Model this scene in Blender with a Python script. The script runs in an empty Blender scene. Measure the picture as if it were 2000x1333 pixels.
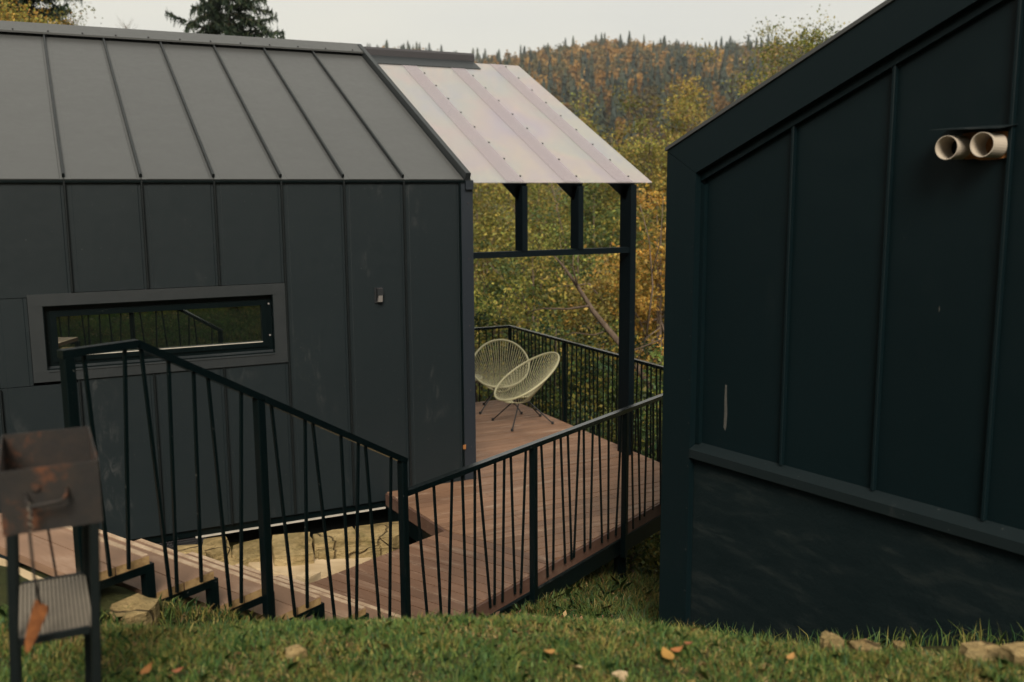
import bpy, math, random
import numpy as np
from mathutils import Matrix, Vector

rnd = random.Random(7)
rng = np.random.default_rng(11)
sc = bpy.context.scene
COL = sc.collection
R = math.radians

# ------------------------------------------------------------------ camera
CAM = np.array([0.0, 0.0, 2.95])
YAW, PITCH, ROLL, FPX = R(26.375), R(8.775), R(-0.370), 1862.6


def cam_axes():
    f = np.array([math.sin(YAW), math.cos(YAW), 0.0])
    r = np.array([math.cos(YAW), -math.sin(YAW), 0.0])
    u = np.array([0, 0, 1.0])
    f2 = f * math.cos(PITCH) - u * math.sin(PITCH)
    u2 = u * math.cos(PITCH) + f * math.sin(PITCH)
    return r * math.cos(ROLL) + u2 * math.sin(ROLL), u2 * math.cos(ROLL) - r * math.sin(ROLL), f2


RIGHT, UP, FWD = cam_axes()
cam_data = bpy.data.cameras.new('camera')
cam_data.sensor_width = 36.0
cam_data.lens = FPX / 2000 * 36
cam_data.clip_start = 0.05
cam_data.clip_end = 8000
cam_data.dof.use_dof = True
cam_data.dof.focus_distance = 7.2
cam_data.dof.aperture_fstop = 1.85
cam = bpy.data.objects.new('camera', cam_data)
COL.objects.link(cam)
cam.matrix_world = Matrix(((RIGHT[0], UP[0], -FWD[0], CAM[0]), (RIGHT[1], UP[1], -FWD[1], CAM[1]),
                           (RIGHT[2], UP[2], -FWD[2], CAM[2]), (0, 0, 0, 1)))
sc.camera = cam

# ------------------------------------------------------------------ sky, sun, exposure
SUN_EL, SUN_AZ = R(40), R(203)          # azimuth clockwise from +Y
world = bpy.data.worlds.new('World')
sc.world = world
world.use_nodes = True
wt = world.node_tree
wt.nodes.clear()
sky = wt.nodes.new('ShaderNodeTexSky')
sky.sky_type = 'NISHITA'
sky.sun_disc = False
sky.sun_elevation = SUN_EL
sky.sun_rotation = SUN_AZ
sky.air_density = 1.0
sky.dust_density = 6.0
sky.ozone_density = 1.0
hs = wt.nodes.new('ShaderNodeHueSaturation')
hs.inputs['Saturation'].default_value = 0.35
mixc = wt.nodes.new('ShaderNodeMix')
mixc.data_type = 'RGBA'
mixc.inputs[0].default_value = 0.80       # thin even cloud veil over the clear sky
wtc = wt.nodes.new('ShaderNodeTexCoord')
wno = wt.nodes.new('ShaderNodeTexNoise')
wno.inputs['Scale'].default_value = 2.2
wno.inputs['Detail'].default_value = 4
wmp = wt.nodes.new('ShaderNodeMapping')
wmp.inputs['Scale'].default_value = (1, 1, 3.5)
veil = wt.nodes.new('ShaderNodeValToRGB')
veil.color_ramp.elements[0].position = 0.35
veil.color_ramp.elements[0].color = (0.660, 0.652, 0.595, 1)
veil.color_ramp.elements[1].position = 0.65
veil.color_ramp.elements[1].color = (0.738, 0.714, 0.620, 1)
vsc = wt.nodes.new('ShaderNodeVectorMath')
vsc.operation = 'SCALE'
vsc.inputs['Scale'].default_value = 10.0
wt.links.new(wtc.outputs['Generated'], wmp.inputs[0])
wt.links.new(wmp.outputs[0], wno.inputs['Vector'])
wt.links.new(wno.outputs['Fac'], veil.inputs[0])
wt.links.new(veil.outputs[0], vsc.inputs[0])
wt.links.new(vsc.outputs[0], mixc.inputs[7])
bg = wt.nodes.new('ShaderNodeBackground')
bg.inputs['Strength'].default_value = 0.097
wo = wt.nodes.new('ShaderNodeOutputWorld')
wt.links.new(sky.outputs[0], hs.inputs['Color'])
wt.links.new(hs.outputs[0], mixc.inputs[6])
wt.links.new(mixc.outputs[2], bg.inputs[0])
wt.links.new(bg.outputs[0], wo.inputs[0])

sun_d = bpy.data.lights.new('sun', 'SUN')
sun_d.energy = 3.9
sun_d.angle = R(24)
sun_d.color = (1.0, 0.90, 0.76)
sun = bpy.data.objects.new('sun', sun_d)
COL.objects.link(sun)
sdir = Vector((math.sin(SUN_AZ) * math.cos(SUN_EL), math.cos(SUN_AZ) * math.cos(SUN_EL), math.sin(SUN_EL)))
sun.rotation_euler = sdir.to_track_quat('Z', 'Y').to_euler()
sun.location = sdir * 50

vs = sc.view_settings
vs.view_transform = 'Standard'
vs.look = 'None'
vs.exposure = 0.40
vs.gamma = 1.0
sc.cycles.max_bounces = 6
sc.cycles.transparent_max_bounces = 8
sc.cycles.use_denoising = True


# ------------------------------------------------------------------ survey helpers (pixel of the 2000x1333 photo -> point on a real plane)
def ray(x, y):
    return RIGHT * (x - 1000) / FPX - UP * (y - 666.5) / FPX + FWD


def onz(x, y, z):
    d = ray(x, y)
    return CAM + d * ((z - CAM[2]) / d[2])


def onplane(x, y, pt, n):
    d = ray(x, y)
    return CAM + d * (np.dot(np.asarray(pt) - CAM, n) / np.dot(d, n))


def onY(x, y, Y):
    return onplane(x, y, (0, Y, 0), np.array([0, 1.0, 0]))


def onX(x, y, X):
    return onplane(x, y, (X, 0, 0), np.array([1.0, 0, 0]))


def at(x, y, dist):
    d = ray(x, y)
    return CAM + d * (dist / math.hypot(d[0], d[1]))


def V(*a):
    return np.array(a, float)


# ------------------------------------------------------------------ materials
def lin(r, g, b):
    f = lambda c: (c / 255 / 12.92) if c / 255 <= 0.04045 else ((c / 255 + 0.055) / 1.055) ** 2.4
    return (f(r), f(g), f(b), 1)


class NT:
    def __init__(s, name):
        s.m = bpy.data.materials.new(name)
        s.m.use_nodes = True
        s.t = s.m.node_tree
        s.t.nodes.clear()
        s.out = s.n('ShaderNodeOutputMaterial')

    def n(s, typ, **kw):
        nd = s.t.nodes.new(typ)
        for k, v in kw.items():
            setattr(nd, k, v)
        return nd

    def l(s, a, b):
        s.t.links.new(a, b)

    def pos(s, stretch=(1, 1, 1)):
        g = s.n('ShaderNodeNewGeometry')
        mp = s.n('ShaderNodeMapping')
        mp.inputs['Scale'].default_value = stretch
        s.l(g.outputs['Position'], mp.inputs['Vector'])
        return mp.outputs[0]

    def noise(s, vec, scale, detail=4, rough=0.55, dist=0.0):
        nd = s.n('ShaderNodeTexNoise')
        nd.inputs['Scale'].default_value = scale
        nd.inputs['Detail'].default_value = detail
        nd.inputs['Roughness'].default_value = rough
        nd.inputs['Distortion'].default_value = dist
        if vec is not None:
            s.l(vec, nd.inputs['Vector'])
        return nd.outputs['Fac']

    def ramp(s, fac, stops):
        r = s.n('ShaderNodeValToRGB')
        el = r.color_ramp.elements
        while len(el) < len(stops):
            el.new(0.5)
        for e, (p, c) in zip(el, stops):
            e.position = p
            e.color = c if len(c) == 4 else (*c, 1)
        s.l(fac, r.inputs[0])
        return r.outputs[0]

    def mix(s, fac, a, b, typ='MIX'):
        m = s.n('ShaderNodeMix', data_type='RGBA', blend_type=typ)
        for sock, val in ((m.inputs[0], fac), (m.inputs[6], a), (m.inputs[7], b)):
            if hasattr(val, 'is_linked'):
                s.l(val, sock)
            else:
                sock.default_value = val
        return m.outputs[2]

    def math(s, op, a, b=0.0, clamp=False):
        m = s.n('ShaderNodeMath', operation=op, use_clamp=clamp)
        for sock, val in ((m.inputs[0], a), (m.inputs[1], b)):
            if hasattr(val, 'is_linked'):
                s.l(val, sock)
            else:
                sock.default_value = val
        return m.outputs[0]

    def bump(s, h, strength=0.3, dist=0.01):
        b = s.n('ShaderNodeBump')
        b.inputs['Strength'].default_value = strength
        b.inputs['Distance'].default_value = dist
        s.l(h, b.inputs['Height'])
        return b.outputs[0]

    def pbr(s, color, rough=0.5, metal=0.0, spec=0.5, normal=None, **kw):
        p = s.n('ShaderNodeBsdfPrincipled')
        for key, val in (('Base Color', color), ('Roughness', rough), ('Metallic', metal), ('Specular IOR Level', spec)):
            if hasattr(val, 'is_linked'):
                s.l(val, p.inputs[key])
            else:
                p.inputs[key].default_value = val
        for k, v in kw.items():
            p.inputs[k].default_value = v
        if normal is not None:
            s.l(normal, p.inputs['Normal'])
        s.l(p.outputs[0], s.out.inputs[0])
        return p

    def objrand(s):
        return s.n('ShaderNodeObjectInfo').outputs['Random']


M = {}


def coated_metal(name, c, rough=0.42, stain=None, var=0.12, chalk=0.0, spec=0.5, bump=0.22, specks=0.10):
    t = NT(name)
    p = t.pos()
    big = t.noise(p, 0.9, 4)
    fine = t.noise(p, 14, 5, 0.65)
    a = tuple(x * (1 - var) for x in c[:3]) + (1,)
    b = tuple(x * (1 + var) for x in c[:3]) + (1,)
    col = t.mix(big, a, b)
    rv = t.objrand()
    col = t.mix(t.math('MULTIPLY', rv, 0.30), col, (c[0] * 0.72, c[1] * 0.74, c[2] * 0.76, 1))
    # dust specks and chalky rub marks
    sp = t.ramp(t.noise(p, 46, 2, 0.4), [(0.735, (0, 0, 0)), (0.77, (1, 1, 1))])
    col = t.mix(t.math('MULTIPLY', sp, specks), col, (0.35, 0.35, 0.33, 1))
    if chalk > 0:
        ps = t.pos((1.0, 1.0, 0.45))
        m1 = t.ramp(t.noise(ps, 1.9, 3, 0.5), [(0.57, (0, 0, 0)), (0.72, (1, 1, 1))])
        m2 = t.ramp(t.noise(ps, 13, 5, 0.75, 0.6), [(0.5, (0, 0, 0)), (0.72, (1, 1, 1))])
        col = t.mix(t.math('MULTIPLY', t.math('MULTIPLY', m1, m2), chalk), col, (0.16, 0.155, 0.15, 1))
    rg = t.math('ADD', t.math('MULTIPLY', fine, 0.16), rough - 0.08)
    h = t.math('ADD', t.math('MULTIPLY', t.noise(p, 1.7, 2), 1.0), t.math('MULTIPLY', fine, 0.03))
    t.pbr(col, rg, 0.0, spec, t.bump(h, bump, 0.02))
    M[name] = t.m


coated_metal('wall_metal', (0.0072, 0.0118, 0.0140), 0.46, chalk=0.26, spec=0.32)
coated_metal('seam_shade_metal', (0.0040, 0.0062, 0.0070), 0.42, spec=0.35)  # darker than the sheets: the seams' shadow sides put into the colour
coated_metal('roof_metal', (0.046, 0.0480, 0.0475), 0.38, var=0.10, chalk=0.08, bump=0.45)
coated_metal('trim_metal', (0.0135, 0.0170, 0.0190), 0.46, chalk=0.10)
coated_metal('corner_metal', (0.010, 0.0145, 0.0205), 0.45)
coated_metal('cap_metal', (0.030, 0.028, 0.031), 0.45)
coated_metal('shaded_metal', (0.0020, 0.0068, 0.0084), 0.45, chalk=0.03, spec=0.15, bump=0.5, specks=0.02)  # anthracite like the left cabin, its shaded side put into the colour
coated_metal('shaded_trim', (0.0024, 0.0074, 0.0092), 0.45, chalk=0.02, spec=0.15, specks=0.02)  # trim of the same cabin, shade darkened into the colour likewise
coated_metal('ledge_metal', (0.0055, 0.0098, 0.0112), 0.5, chalk=0.25, spec=0.22)
coated_metal('black_steel', (0.0010, 0.0036, 0.0042), 0.34, spec=0.18)
coated_metal('rail_steel', (0.0012, 0.0036, 0.0042), 0.20, spec=0.62, bump=0.04)
coated_metal('dark_timber', (0.0012, 0.0042, 0.0060), 0.6, spec=0.10)

t = NT('plaster')          # lower wall: brushed dark render
p = t.pos()
ps = t.pos((1, 1, 4.0))
n1 = t.noise(ps, 2.6, 7, 0.68, 0.2)
n2 = t.noise(p, 38, 4, 0.7)
col = t.ramp(n1, [(0.36, (0.0018, 0.0062, 0.0076)), (0.53, (0.0038, 0.0086, 0.0100)), (0.68, (0.0130, 0.0180, 0.0180))])
col = t.mix(t.math('MULTIPLY', n2, 0.35), col, (0.0045, 0.0080, 0.0080, 1))
t.pbr(col, 0.85, 0, 0.10, t.bump(n2, 0.5, 0.008))
M['plaster'] = t.m


def wood(name, c_lo, c_hi, along, rough=0.6, worn=0.5, pitch=0.0):
    """composite decking: fine grooves along the board, per-board tone, worn pale smears"""
    t = NT(name)
    g = t.n('ShaderNodeNewGeometry')
    rot = t.n('ShaderNodeMapping')
    rot.vector_type = 'POINT'
    rot.inputs['Rotation'].default_value = (0, 0, -along)
    t.l(g.outputs['Position'], rot.inputs['Vector'])
    st = t.n('ShaderNodeMapping')
    st.inputs['Scale'].default_value = (0.7, 9, 9)
    t.l(rot.outputs[0], st.inputs['Vector'])
    gr = t.noise(st.outputs[0], 9.0, 5, 0.62, 0.3)
    rv = t.objrand()
    col = t.mix(gr, c_lo, c_hi)
    col = t.mix(t.math('MULTIPLY', rv, 0.55), col, tuple(x * 0.72 for x in c_lo[:3]) + (1,))
    st2 = t.n('ShaderNodeMapping')
    st2.inputs['Scale'].default_value = (0.55, 3.2, 1)
    t.l(rot.outputs[0], st2.inputs['Vector'])
    wn = t.noise(st2.outputs[0], 2.3, 6, 0.68, 0.5)
    wmask = t.ramp(wn, [(0.54, (0, 0, 0)), (0.72, (1, 1, 1))])
    wf = t.noise(rot.outputs[0], 26, 4, 0.7)
    wmask = t.math('MULTIPLY', t.math('MULTIPLY', wmask, wf), worn)
    col = t.mix(wmask, col, (0.42, 0.32, 0.24, 1))
    dk = t.ramp(t.noise(rot.outputs[0], 1.6, 4), [(0.30, (1, 1, 1)), (0.55, (0, 0, 0))])
    col = t.mix(t.math('MULTIPLY', dk, 0.35), col, (0.055, 0.032, 0.024, 1))
    sep = t.n('ShaderNodeSeparateXYZ')
    t.l(rot.outputs[0], sep.inputs[0])
    wav = t.math('SINE', t.math('MULTIPLY', sep.outputs[1], 2 * math.pi / 0.0075))
    h = t.math('ADD', t.math('MULTIPLY', wav, 0.35), gr)
    t.pbr(col, rough, 0, 0.35, t.bump(h, 0.35, 0.003))
    M[name] = t.m


YC = R(27.53)
wood('deck_wood', (0.142, 0.077, 0.045, 1), (0.250, 0.146, 0.090, 1), 0.0, 0.55, 1.0)
wood('landing_wood', (0.118, 0.064, 0.040, 1), (0.210, 0.120, 0.076, 1), YC + math.pi / 2, 0.55, 0.95)
wood('tread_wood', (0.160, 0.094, 0.058, 1), (0.255, 0.158, 0.102, 1), YC + math.pi / 2, 0.6, 0.8)
wood('fascia_wood', (0.062, 0.032, 0.023, 1), (0.100, 0.054, 0.038, 1), YC, 0.6, 0.3)

t = NT('end_grain')
p = t.pos()
t.pbr(t.ramp(t.noise(p, 30, 5, 0.7), [(0.3, (0.16, 0.095, 0.042)), (0.6, (0.30, 0.20, 0.092)), (0.8, (0.22, 0.16, 0.065))]), 0.8, 0, 0.2)
M['end_grain'] = t.m

t = NT('nosing_worn')
p = t.pos()
nn = t.noise(p, 9, 6, 0.75)
t.pbr(t.ramp(nn, [(0.3, (0.20, 0.125, 0.080)), (0.5, (0.34, 0.25, 0.17)), (0.7, (0.44, 0.345, 0.25))]), 0.75, 0, 0.2, t.bump(nn, 0.4, 0.003))
M['nosing_worn'] = t.m

t = NT('scrape')
p = t.pos()
t.pbr(t.mix(t.noise(p, 60, 4, 0.7), (0.022, 0.026, 0.026, 1), (0.085, 0.080, 0.070, 1)), 0.8, 0, 0.2)
M['scrape'] = t.m
t = NT('rust')
p = t.pos()
n1 = t.noise(p, 9, 7, 0.72, 0.3)
n2 = t.noise(p, 45, 4, 0.7)
col = t.ramp(n1, [(0.42, (0.0045, 0.0062, 0.0066)), (0.54, (0.011, 0.0098, 0.0080)), (0.62, (0.060, 0.021, 0.008)), (0.78, (0.15, 0.052, 0.017))])
t.pbr(t.mix(t.math('MULTIPLY', n2, 0.3), col, (0.04, 0.02, 0.012, 1)), 0.75, 0.0, 0.4, t.bump(n2, 0.5, 0.003))
M['rust'] = t.m
t = NT('rust_orange')
p = t.pos()
n2 = t.noise(p, 30, 5, 0.7)
t.pbr(t.ramp(n2, [(0.3, (0.13, 0.045, 0.016)), (0.7, (0.30, 0.11, 0.035))]), 0.8, 0, 0.3, t.bump(n2, 0.6, 0.004))
M['rust_orange'] = t.m
t = NT('grill_steel')
p = t.pos()
t.pbr(t.mix(t.noise(p, 20, 4), (0.002, 0.005, 0.0055, 1), (0.006, 0.008, 0.008, 1)), 0.5, 0.0, 0.2)
M['grill_steel'] = t.m
t = NT('shelf_mesh')
p = t.pos()
t.pbr(t.mix(t.noise(p, 6, 4), (0.10, 0.088, 0.068, 1), (0.20, 0.17, 0.13, 1)), 0.6, 0.1, 0.4)
M['shelf_mesh'] = t.m

t = NT('pipe_plastic')
p = t.pos()
t.pbr(t.mix(t.noise(p, 8, 4), (0.36, 0.31, 0.245, 1), (0.46, 0.40, 0.33, 1)), 0.5, 0, 0.4)
M['pipe_plastic'] = t.m
t = NT('foam')
p = t.pos()
n2 = t.noise(p, 40, 5, 0.7)
t.pbr(t.ramp(n2, [(0.3, (0.13, 0.050, 0.017)), (0.7, (0.32, 0.15, 0.055))]), 0.9, 0, 0.1, t.bump(n2, 0.9, 0.01))
M['foam'] = t.m

t = NT('stone')
p = t.pos()
pl = t.pos((1, 1, 5))
n1 = t.noise(p, 2.6, 6, 0.65)
n2 = t.noise(p, 28, 5, 0.7)
n3 = t.noise(pl, 3, 5, 0.6, 0.6)
col = t.ramp(n1, [(0.3, (0.15, 0.105, 0.045)), (0.5, (0.29, 0.212, 0.100)), (0.7, (0.40, 0.305, 0.160))])
col = t.mix(t.math('MULTIPLY', t.ramp(n3, [(0.42, (1, 1, 1)), (0.55, (0, 0, 0))]), 0.45), col, (0.085, 0.070, 0.026, 1))
vo = t.n('ShaderNodeTexVoronoi', feature='DISTANCE_TO_EDGE')
vo.inputs['Scale'].default_value = 1.25
wp = t.n('ShaderNodeVectorMath', operation='ADD')
t.l(p, wp.inputs[0])
sc_ = t.n('ShaderNodeVectorMath', operation='SCALE')
sc_.inputs['Scale'].default_value = 0.18
nz = t.n('ShaderNodeTexNoise')
nz.inputs['Scale'].default_value = 4
t.l(p, nz.inputs['Vector'])
t.l(nz.outputs['Color'], sc_.inputs[0])
t.l(sc_.outputs[0], wp.inputs[1])
t.l(wp.outputs[0], vo.inputs['Vector'])
crk = t.ramp(vo.outputs['Distance'], [(0.0, (0, 0, 0)), (0.014, (1, 1, 1))])
col = t.mix(crk, (0.13, 0.092, 0.045, 1), col)
moss = t.ramp(t.noise(p, 5, 5, 0.7), [(0.55, (0, 0, 0)), (0.68, (1, 1, 1))])
col = t.mix(t.math('MULTIPLY', moss, 0.28), col, (0.075, 0.078, 0.020, 1))
hh0 = t.math('ADD', t.math('ADD', n2, t.math('MULTIPLY', n3, 1.5)), t.math('MULTIPLY', crk, 1.2))
t.pbr(col, 0.9, 0, 0.15, t.bump(hh0, 0.9, 0.03))
M['stone'] = t.m
t = NT('pale_stone')
p = t.pos()
n1 = t.noise(p, 3, 6, 0.6)
n2 = t.noise(p, 40, 4, 0.7)
t.pbr(t.ramp(n1, [(0.3, (0.30, 0.22, 0.125)), (0.7, (0.43, 0.335, 0.215))]), 0.9, 0, 0.15, t.bump(n2, 0.4, 0.01))
M['pale_stone'] = t.m
t = NT('white_strip')
t.pbr(t.mix(t.noise(t.pos(), 10, 4), (0.24, 0.22, 0.19, 1), (0.44, 0.41, 0.36, 1)), 0.7, 0, 0.3)
M['white_strip'] = t.m
t = NT('void_dark')
t.pbr((0.006, 0.007, 0.007, 1), 0.9, 0, 0.1)
M['void_dark'] = t.m
t = NT('lens')
t.pbr((0.17, 0.16, 0.155, 1), 0.35, 0, 0.5)
M['lens'] = t.m
t = NT('rubber')
t.pbr((0.008, 0.010, 0.012, 1), 0.55, 0, 0.4)
M['rubber'] = t.m
t = NT('cord')
t.pbr(t.mix(t.noise(t.pos(), 25, 3), (0.27, 0.26, 0.155, 1), (0.38, 0.36, 0.23, 1)), 0.5, 0, 0.4)
M['cord'] = t.m
t = NT('window_glass')
gl = t.n('ShaderNodeBsdfGlossy')
gl.inputs['Roughness'].default_value = 0.012
gl.inputs['Color'].default_value = (0.92, 1.0, 0.9, 1)
df = t.n('ShaderNodeBsdfDiffuse')
df.inputs['Color'].default_value = (0.004, 0.006, 0.006, 1)
lw = t.n('ShaderNodeFresnel')
lw.inputs['IOR'].default_value = 4.2
mx = t.n('ShaderNodeMixShader')
t.l(lw.outputs[0], mx.inputs[0])
t.l(df.outputs[0], mx.inputs[1])
t.l(gl.outputs[0], mx.inputs[2])
t.l(mx.outputs[0], t.out.inputs[0])
M['window_glass'] = t.m

# polycarbonate: milky, lets some light and the rafters through, faint iridescence of the film
t = NT('polycarbonate')
p = t.pos()
irid = t.ramp(t.noise(t.pos((0.8, 0.8, 0.8)), 1.3, 2, 0.5, 0.3), [(0.28, (0.754, 0.757, 0.822)), (0.42, (0.796, 0.796, 0.790)), (0.54, (0.847, 0.776, 0.779)), (0.68, (0.796, 0.737, 0.822)), (0.8, (0.785, 0.787, 0.810))])
df = t.n('ShaderNodeBsdfDiffuse')
tr = t.n('ShaderNodeBsdfTranslucent')
tp = t.n('ShaderNodeBsdfTransparent')
gl = t.n('ShaderNodeBsdfGlossy')
gl.inputs['Roughness'].default_value = 0.28
fr = t.n('ShaderNodeLayerWeight')
fr.inputs['Blend'].default_value = 0.5
for b_ in (df, tr, gl):
    t.l(irid, b_.inputs['Color'])
tp.inputs['Color'].default_value = (0.9, 0.9, 0.9, 1)
m1, m2, m3 = (t.n('ShaderNodeMixShader') for _ in range(3))
m1.inputs[0].default_value = 0.35
t.l(df.outputs[0], m1.inputs[1])
t.l(tr.outputs[0], m1.inputs[2])
m2.inputs[0].default_value = 0.72
t.l(m1.outputs[0], m2.inputs[1])
t.l(tp.outputs[0], m2.inputs[2])
t.l(t.math('MULTIPLY', t.math('POWER', fr.outputs['Facing'], 3.0), 0.45), m3.inputs[0])
t.l(m2.outputs[0], m3.inputs[1])
t.l(gl.outputs[0], m3.inputs[2])
t.l(m3.outputs[0], t.out.inputs[0])
M['polycarbonate'] = t.m


t = NT('rafter_shade_film')  # tint imitating the dark rafters showing through the canopy sheet
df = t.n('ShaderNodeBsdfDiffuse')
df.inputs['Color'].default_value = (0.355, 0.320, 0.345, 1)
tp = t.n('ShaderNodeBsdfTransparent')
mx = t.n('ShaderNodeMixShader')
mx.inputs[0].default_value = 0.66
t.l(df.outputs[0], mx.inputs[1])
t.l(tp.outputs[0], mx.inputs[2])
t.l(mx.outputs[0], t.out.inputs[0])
M['rafter_shade_film'] = t.m


def leaf_material(name, transl=0.35, rough=0.6):
    t = NT(name)
    at_ = t.n('ShaderNodeAttribute')
    at_.attribute_name = 'tint'
    pb = t.n('ShaderNodeBsdfPrincipled')
    pb.inputs['Roughness'].default_value = rough
    pb.inputs['Specular IOR Level'].default_value = 0.25
    t.l(at_.outputs['Color'], pb.inputs['Base Color'])
    tr = t.n('ShaderNodeBsdfTranslucent')
    t.l(at_.outputs['Color'], tr.inputs['Color'])
    mx = t.n('ShaderNodeMixShader')
    mx.inputs[0].default_value = transl
    t.l(pb.outputs[0], mx.inputs[1])
    t.l(tr.outputs[0], mx.inputs[2])
    t.l(mx.outputs[0], t.out.inputs[0])
    M[name] = t.m


leaf_material('leaf')
leaf_material('needle', 0.12)
leaf_material('blade', 0.3, 0.55)
t = NT('bark')
p = t.pos((1, 1, 0.35))
n1 = t.noise(p, 14, 5, 0.7)
t.pbr(t.ramp(n1, [(0.3, (0.050, 0.036, 0.026)), (0.7, (0.155, 0.115, 0.085))]), 0.9, 0, 0.15, t.bump(n1, 0.8, 0.02))
M['bark'] = t.m

t = NT('soil_grass')        # the ground below the modelled blades
p = t.pos()
n1 = t.noise(p, 1.1, 5, 0.6)
n2 = t.noise(p, 16, 6, 0.75)
col = t.ramp(n1, [(0.30, (0.030, 0.042, 0.014)), (0.5, (0.052, 0.058, 0.020)), (0.68, (0.095, 0.075, 0.030))])
col = t.mix(t.math('MULTIPLY', n2, 0.6), col, (0.030, 0.024, 0.012, 1))
t.pbr(col, 0.95, 0, 0.1, t.bump(n2, 0.9, 0.04))
M['soil_grass'] = t.m


# ------------------------------------------------------------------ geometry helpers
WORIG = {}          # world origin of every object that may become a parent


def tag(o, label=None, cat=None, group=None, kind=None):
    for k, v in (('label', label), ('category', cat), ('group', group), ('kind', kind)):
        if v:
            o[k] = v
    return o


def thing(name, loc, label, cat, group=None):
    o = bpy.data.objects.new(name, None)
    o.empty_display_size = 0.2
    COL.objects.link(o)
    o.location = tuple(float(c) for c in loc)
    WORIG[o.name] = np.array(loc, float)
    return tag(o, label, cat, group)


class MB:
    def __init__(s):
        s.v, s.f, s.mi = [], [], []

    def add(s, verts, faces, mi=0):
        b = len(s.v)
        s.v.extend([tuple(map(float, p)) for p in verts])
        for k, f in enumerate(faces):
            s.f.append([b + i for i in f])
            s.mi.append(mi[k] if isinstance(mi, (list, tuple)) else mi)
        return s

    def box(s, lo, hi, mi=0):
        (x0, y0, z0), (x1, y1, z1) = lo, hi
        return s.add([(x0, y0, z0), (x1, y0, z0), (x1, y1, z0), (x0, y1, z0), (x0, y0, z1), (x1, y0, z1), (x1, y1, z1), (x0, y1, z1)],
                     [(0, 3, 2, 1), (4, 5, 6, 7), (0, 1, 5, 4), (1, 2, 6, 5), (2, 3, 7, 6), (3, 0, 4, 7)], mi)

    def obox(s, o, ax, ay, az, mi=0):
        """box from corner o spanned by three vectors"""
        o, ax, ay, az = (np.asarray(q, float) for q in (o, ax, ay, az))
        if np.dot(np.cross(ax, ay), az) < 0:
            o, ax = o + ax, -ax
        vs_ = [o, o + ax, o + ax + ay, o + ay, o + az, o + ax + az, o + ax + ay + az, o + ay + az]
        return s.add(vs_, [(0, 3, 2, 1), (4, 5, 6, 7), (0, 1, 5, 4), (1, 2, 6, 5), (2, 3, 7, 6), (3, 0, 4, 7)], mi)

    def cbox(s, o, ax, ay, az, c=0.006, mi=0):
        """box with chamfered edges along its longest direction ax"""
        o, ax, ay, az = (np.asarray(q, float) for q in (o, ax, ay, az))
        ly, lz = np.linalg.norm(ay), np.linalg.norm(az)
        uy, uz = ay / ly, az / lz
        prof = [(c, 0), (ly - c, 0), (ly, c), (ly, lz - c), (ly - c, lz), (c, lz), (0, lz - c), (0, c)]
        a = [o + uy * p_ + uz * q_ for p_, q_ in prof]
        b = [q_ + ax for q_ in a]
        fl = np.dot(np.cross(ay, az), ax) > 0
        fs = [((i + 1) % 8, i, 8 + i, 8 + (i + 1) % 8) if not fl else (i, (i + 1) % 8, 8 + (i + 1) % 8, 8 + i) for i in range(8)]
        e0, e1 = tuple(range(7, -1, -1)), tuple(range(8, 16))
        if not fl:
            e0, e1 = e0[::-1], e1[::-1]
        return s.add(a + b, fs + [e0, e1], mi)

    def beam(s, p0, p1, w, h, side=None, mi=0):
        p0, p1 = np.asarray(p0, float), np.asarray(p1, float)
        ax = p1 - p0
        if side is None:
            side = np.cross(ax, (0, 0, 1.0))
            if np.linalg.norm(side) < 1e-6:
                side = V(1, 0, 0)
        side = np.asarray(side, float)
        side = side - ax * np.dot(side, ax) / np.dot(ax, ax)
        side /= np.linalg.norm(side)
        up = np.cross(side, ax)
        up /= np.linalg.norm(up)
        return s.obox(p0 - side * w / 2 - up * h / 2, ax, side * w, up * h, mi)

    def tube(s, pts, rad, n=6, cap=True, mi=0):
        pts = [np.asarray(q, float) for q in pts]
        if not hasattr(rad, '__len__'):
            rad = [rad] * len(pts)
        b = len(s.v)
        for i, q in enumerate(pts):
            d = pts[min(i + 1, len(pts) - 1)] - pts[max(i - 1, 0)]
            d /= np.linalg.norm(d) + 1e-12
            ref = V(0, 0, 1) if abs(d[2]) < 0.9 else V(1, 0, 0)
            a = np.cross(d, ref)
            a /= np.linalg.norm(a)
            c = np.cross(d, a)
            for k in range(n):
                th = 2 * math.pi * k / n
                s.v.append(tuple(q + rad[i] * (a * math.cos(th) + c * math.sin(th))))
        for i in range(len(pts) - 1):
            for k in range(n):
                k2 = (k + 1) % n
                s.f.append([b + i * n + k2, b + i * n + k, b + (i + 1) * n + k, b + (i + 1) * n + k2])
                s.mi.append(mi)
        if cap:
            s.f.append([b + k for k in range(n)])
            s.f.append([b + (len(pts) - 1) * n + k for k in range(n - 1, -1, -1)])
            s.mi += [mi, mi]
        return s

    def ring(s, pts, r, n=6, mi=0):
        pts = [np.asarray(q, float) for q in pts]
        b = len(s.v)
        N = len(pts)
        for i, q in enumerate(pts):
            d = pts[(i + 1) % N] - pts[i - 1]
            d /= np.linalg.norm(d)
            ref = V(0.2, 0.3, 0.93)
            a = np.cross(d, ref)
            a /= np.linalg.norm(a)
            c = np.cross(d, a)
            for k in range(n):
                th = 2 * math.pi * k / n
                s.v.append(tuple(q + r * (a * math.cos(th) + c * math.sin(th))))
        for i in range(N):
            j = (i + 1) % N
            for k in range(n):
                k2 = (k + 1) % n
                s.f.append([b + i * n + k2, b + i * n + k, b + j * n + k, b + j * n + k2])
                s.mi.append(mi)
        return s

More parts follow.
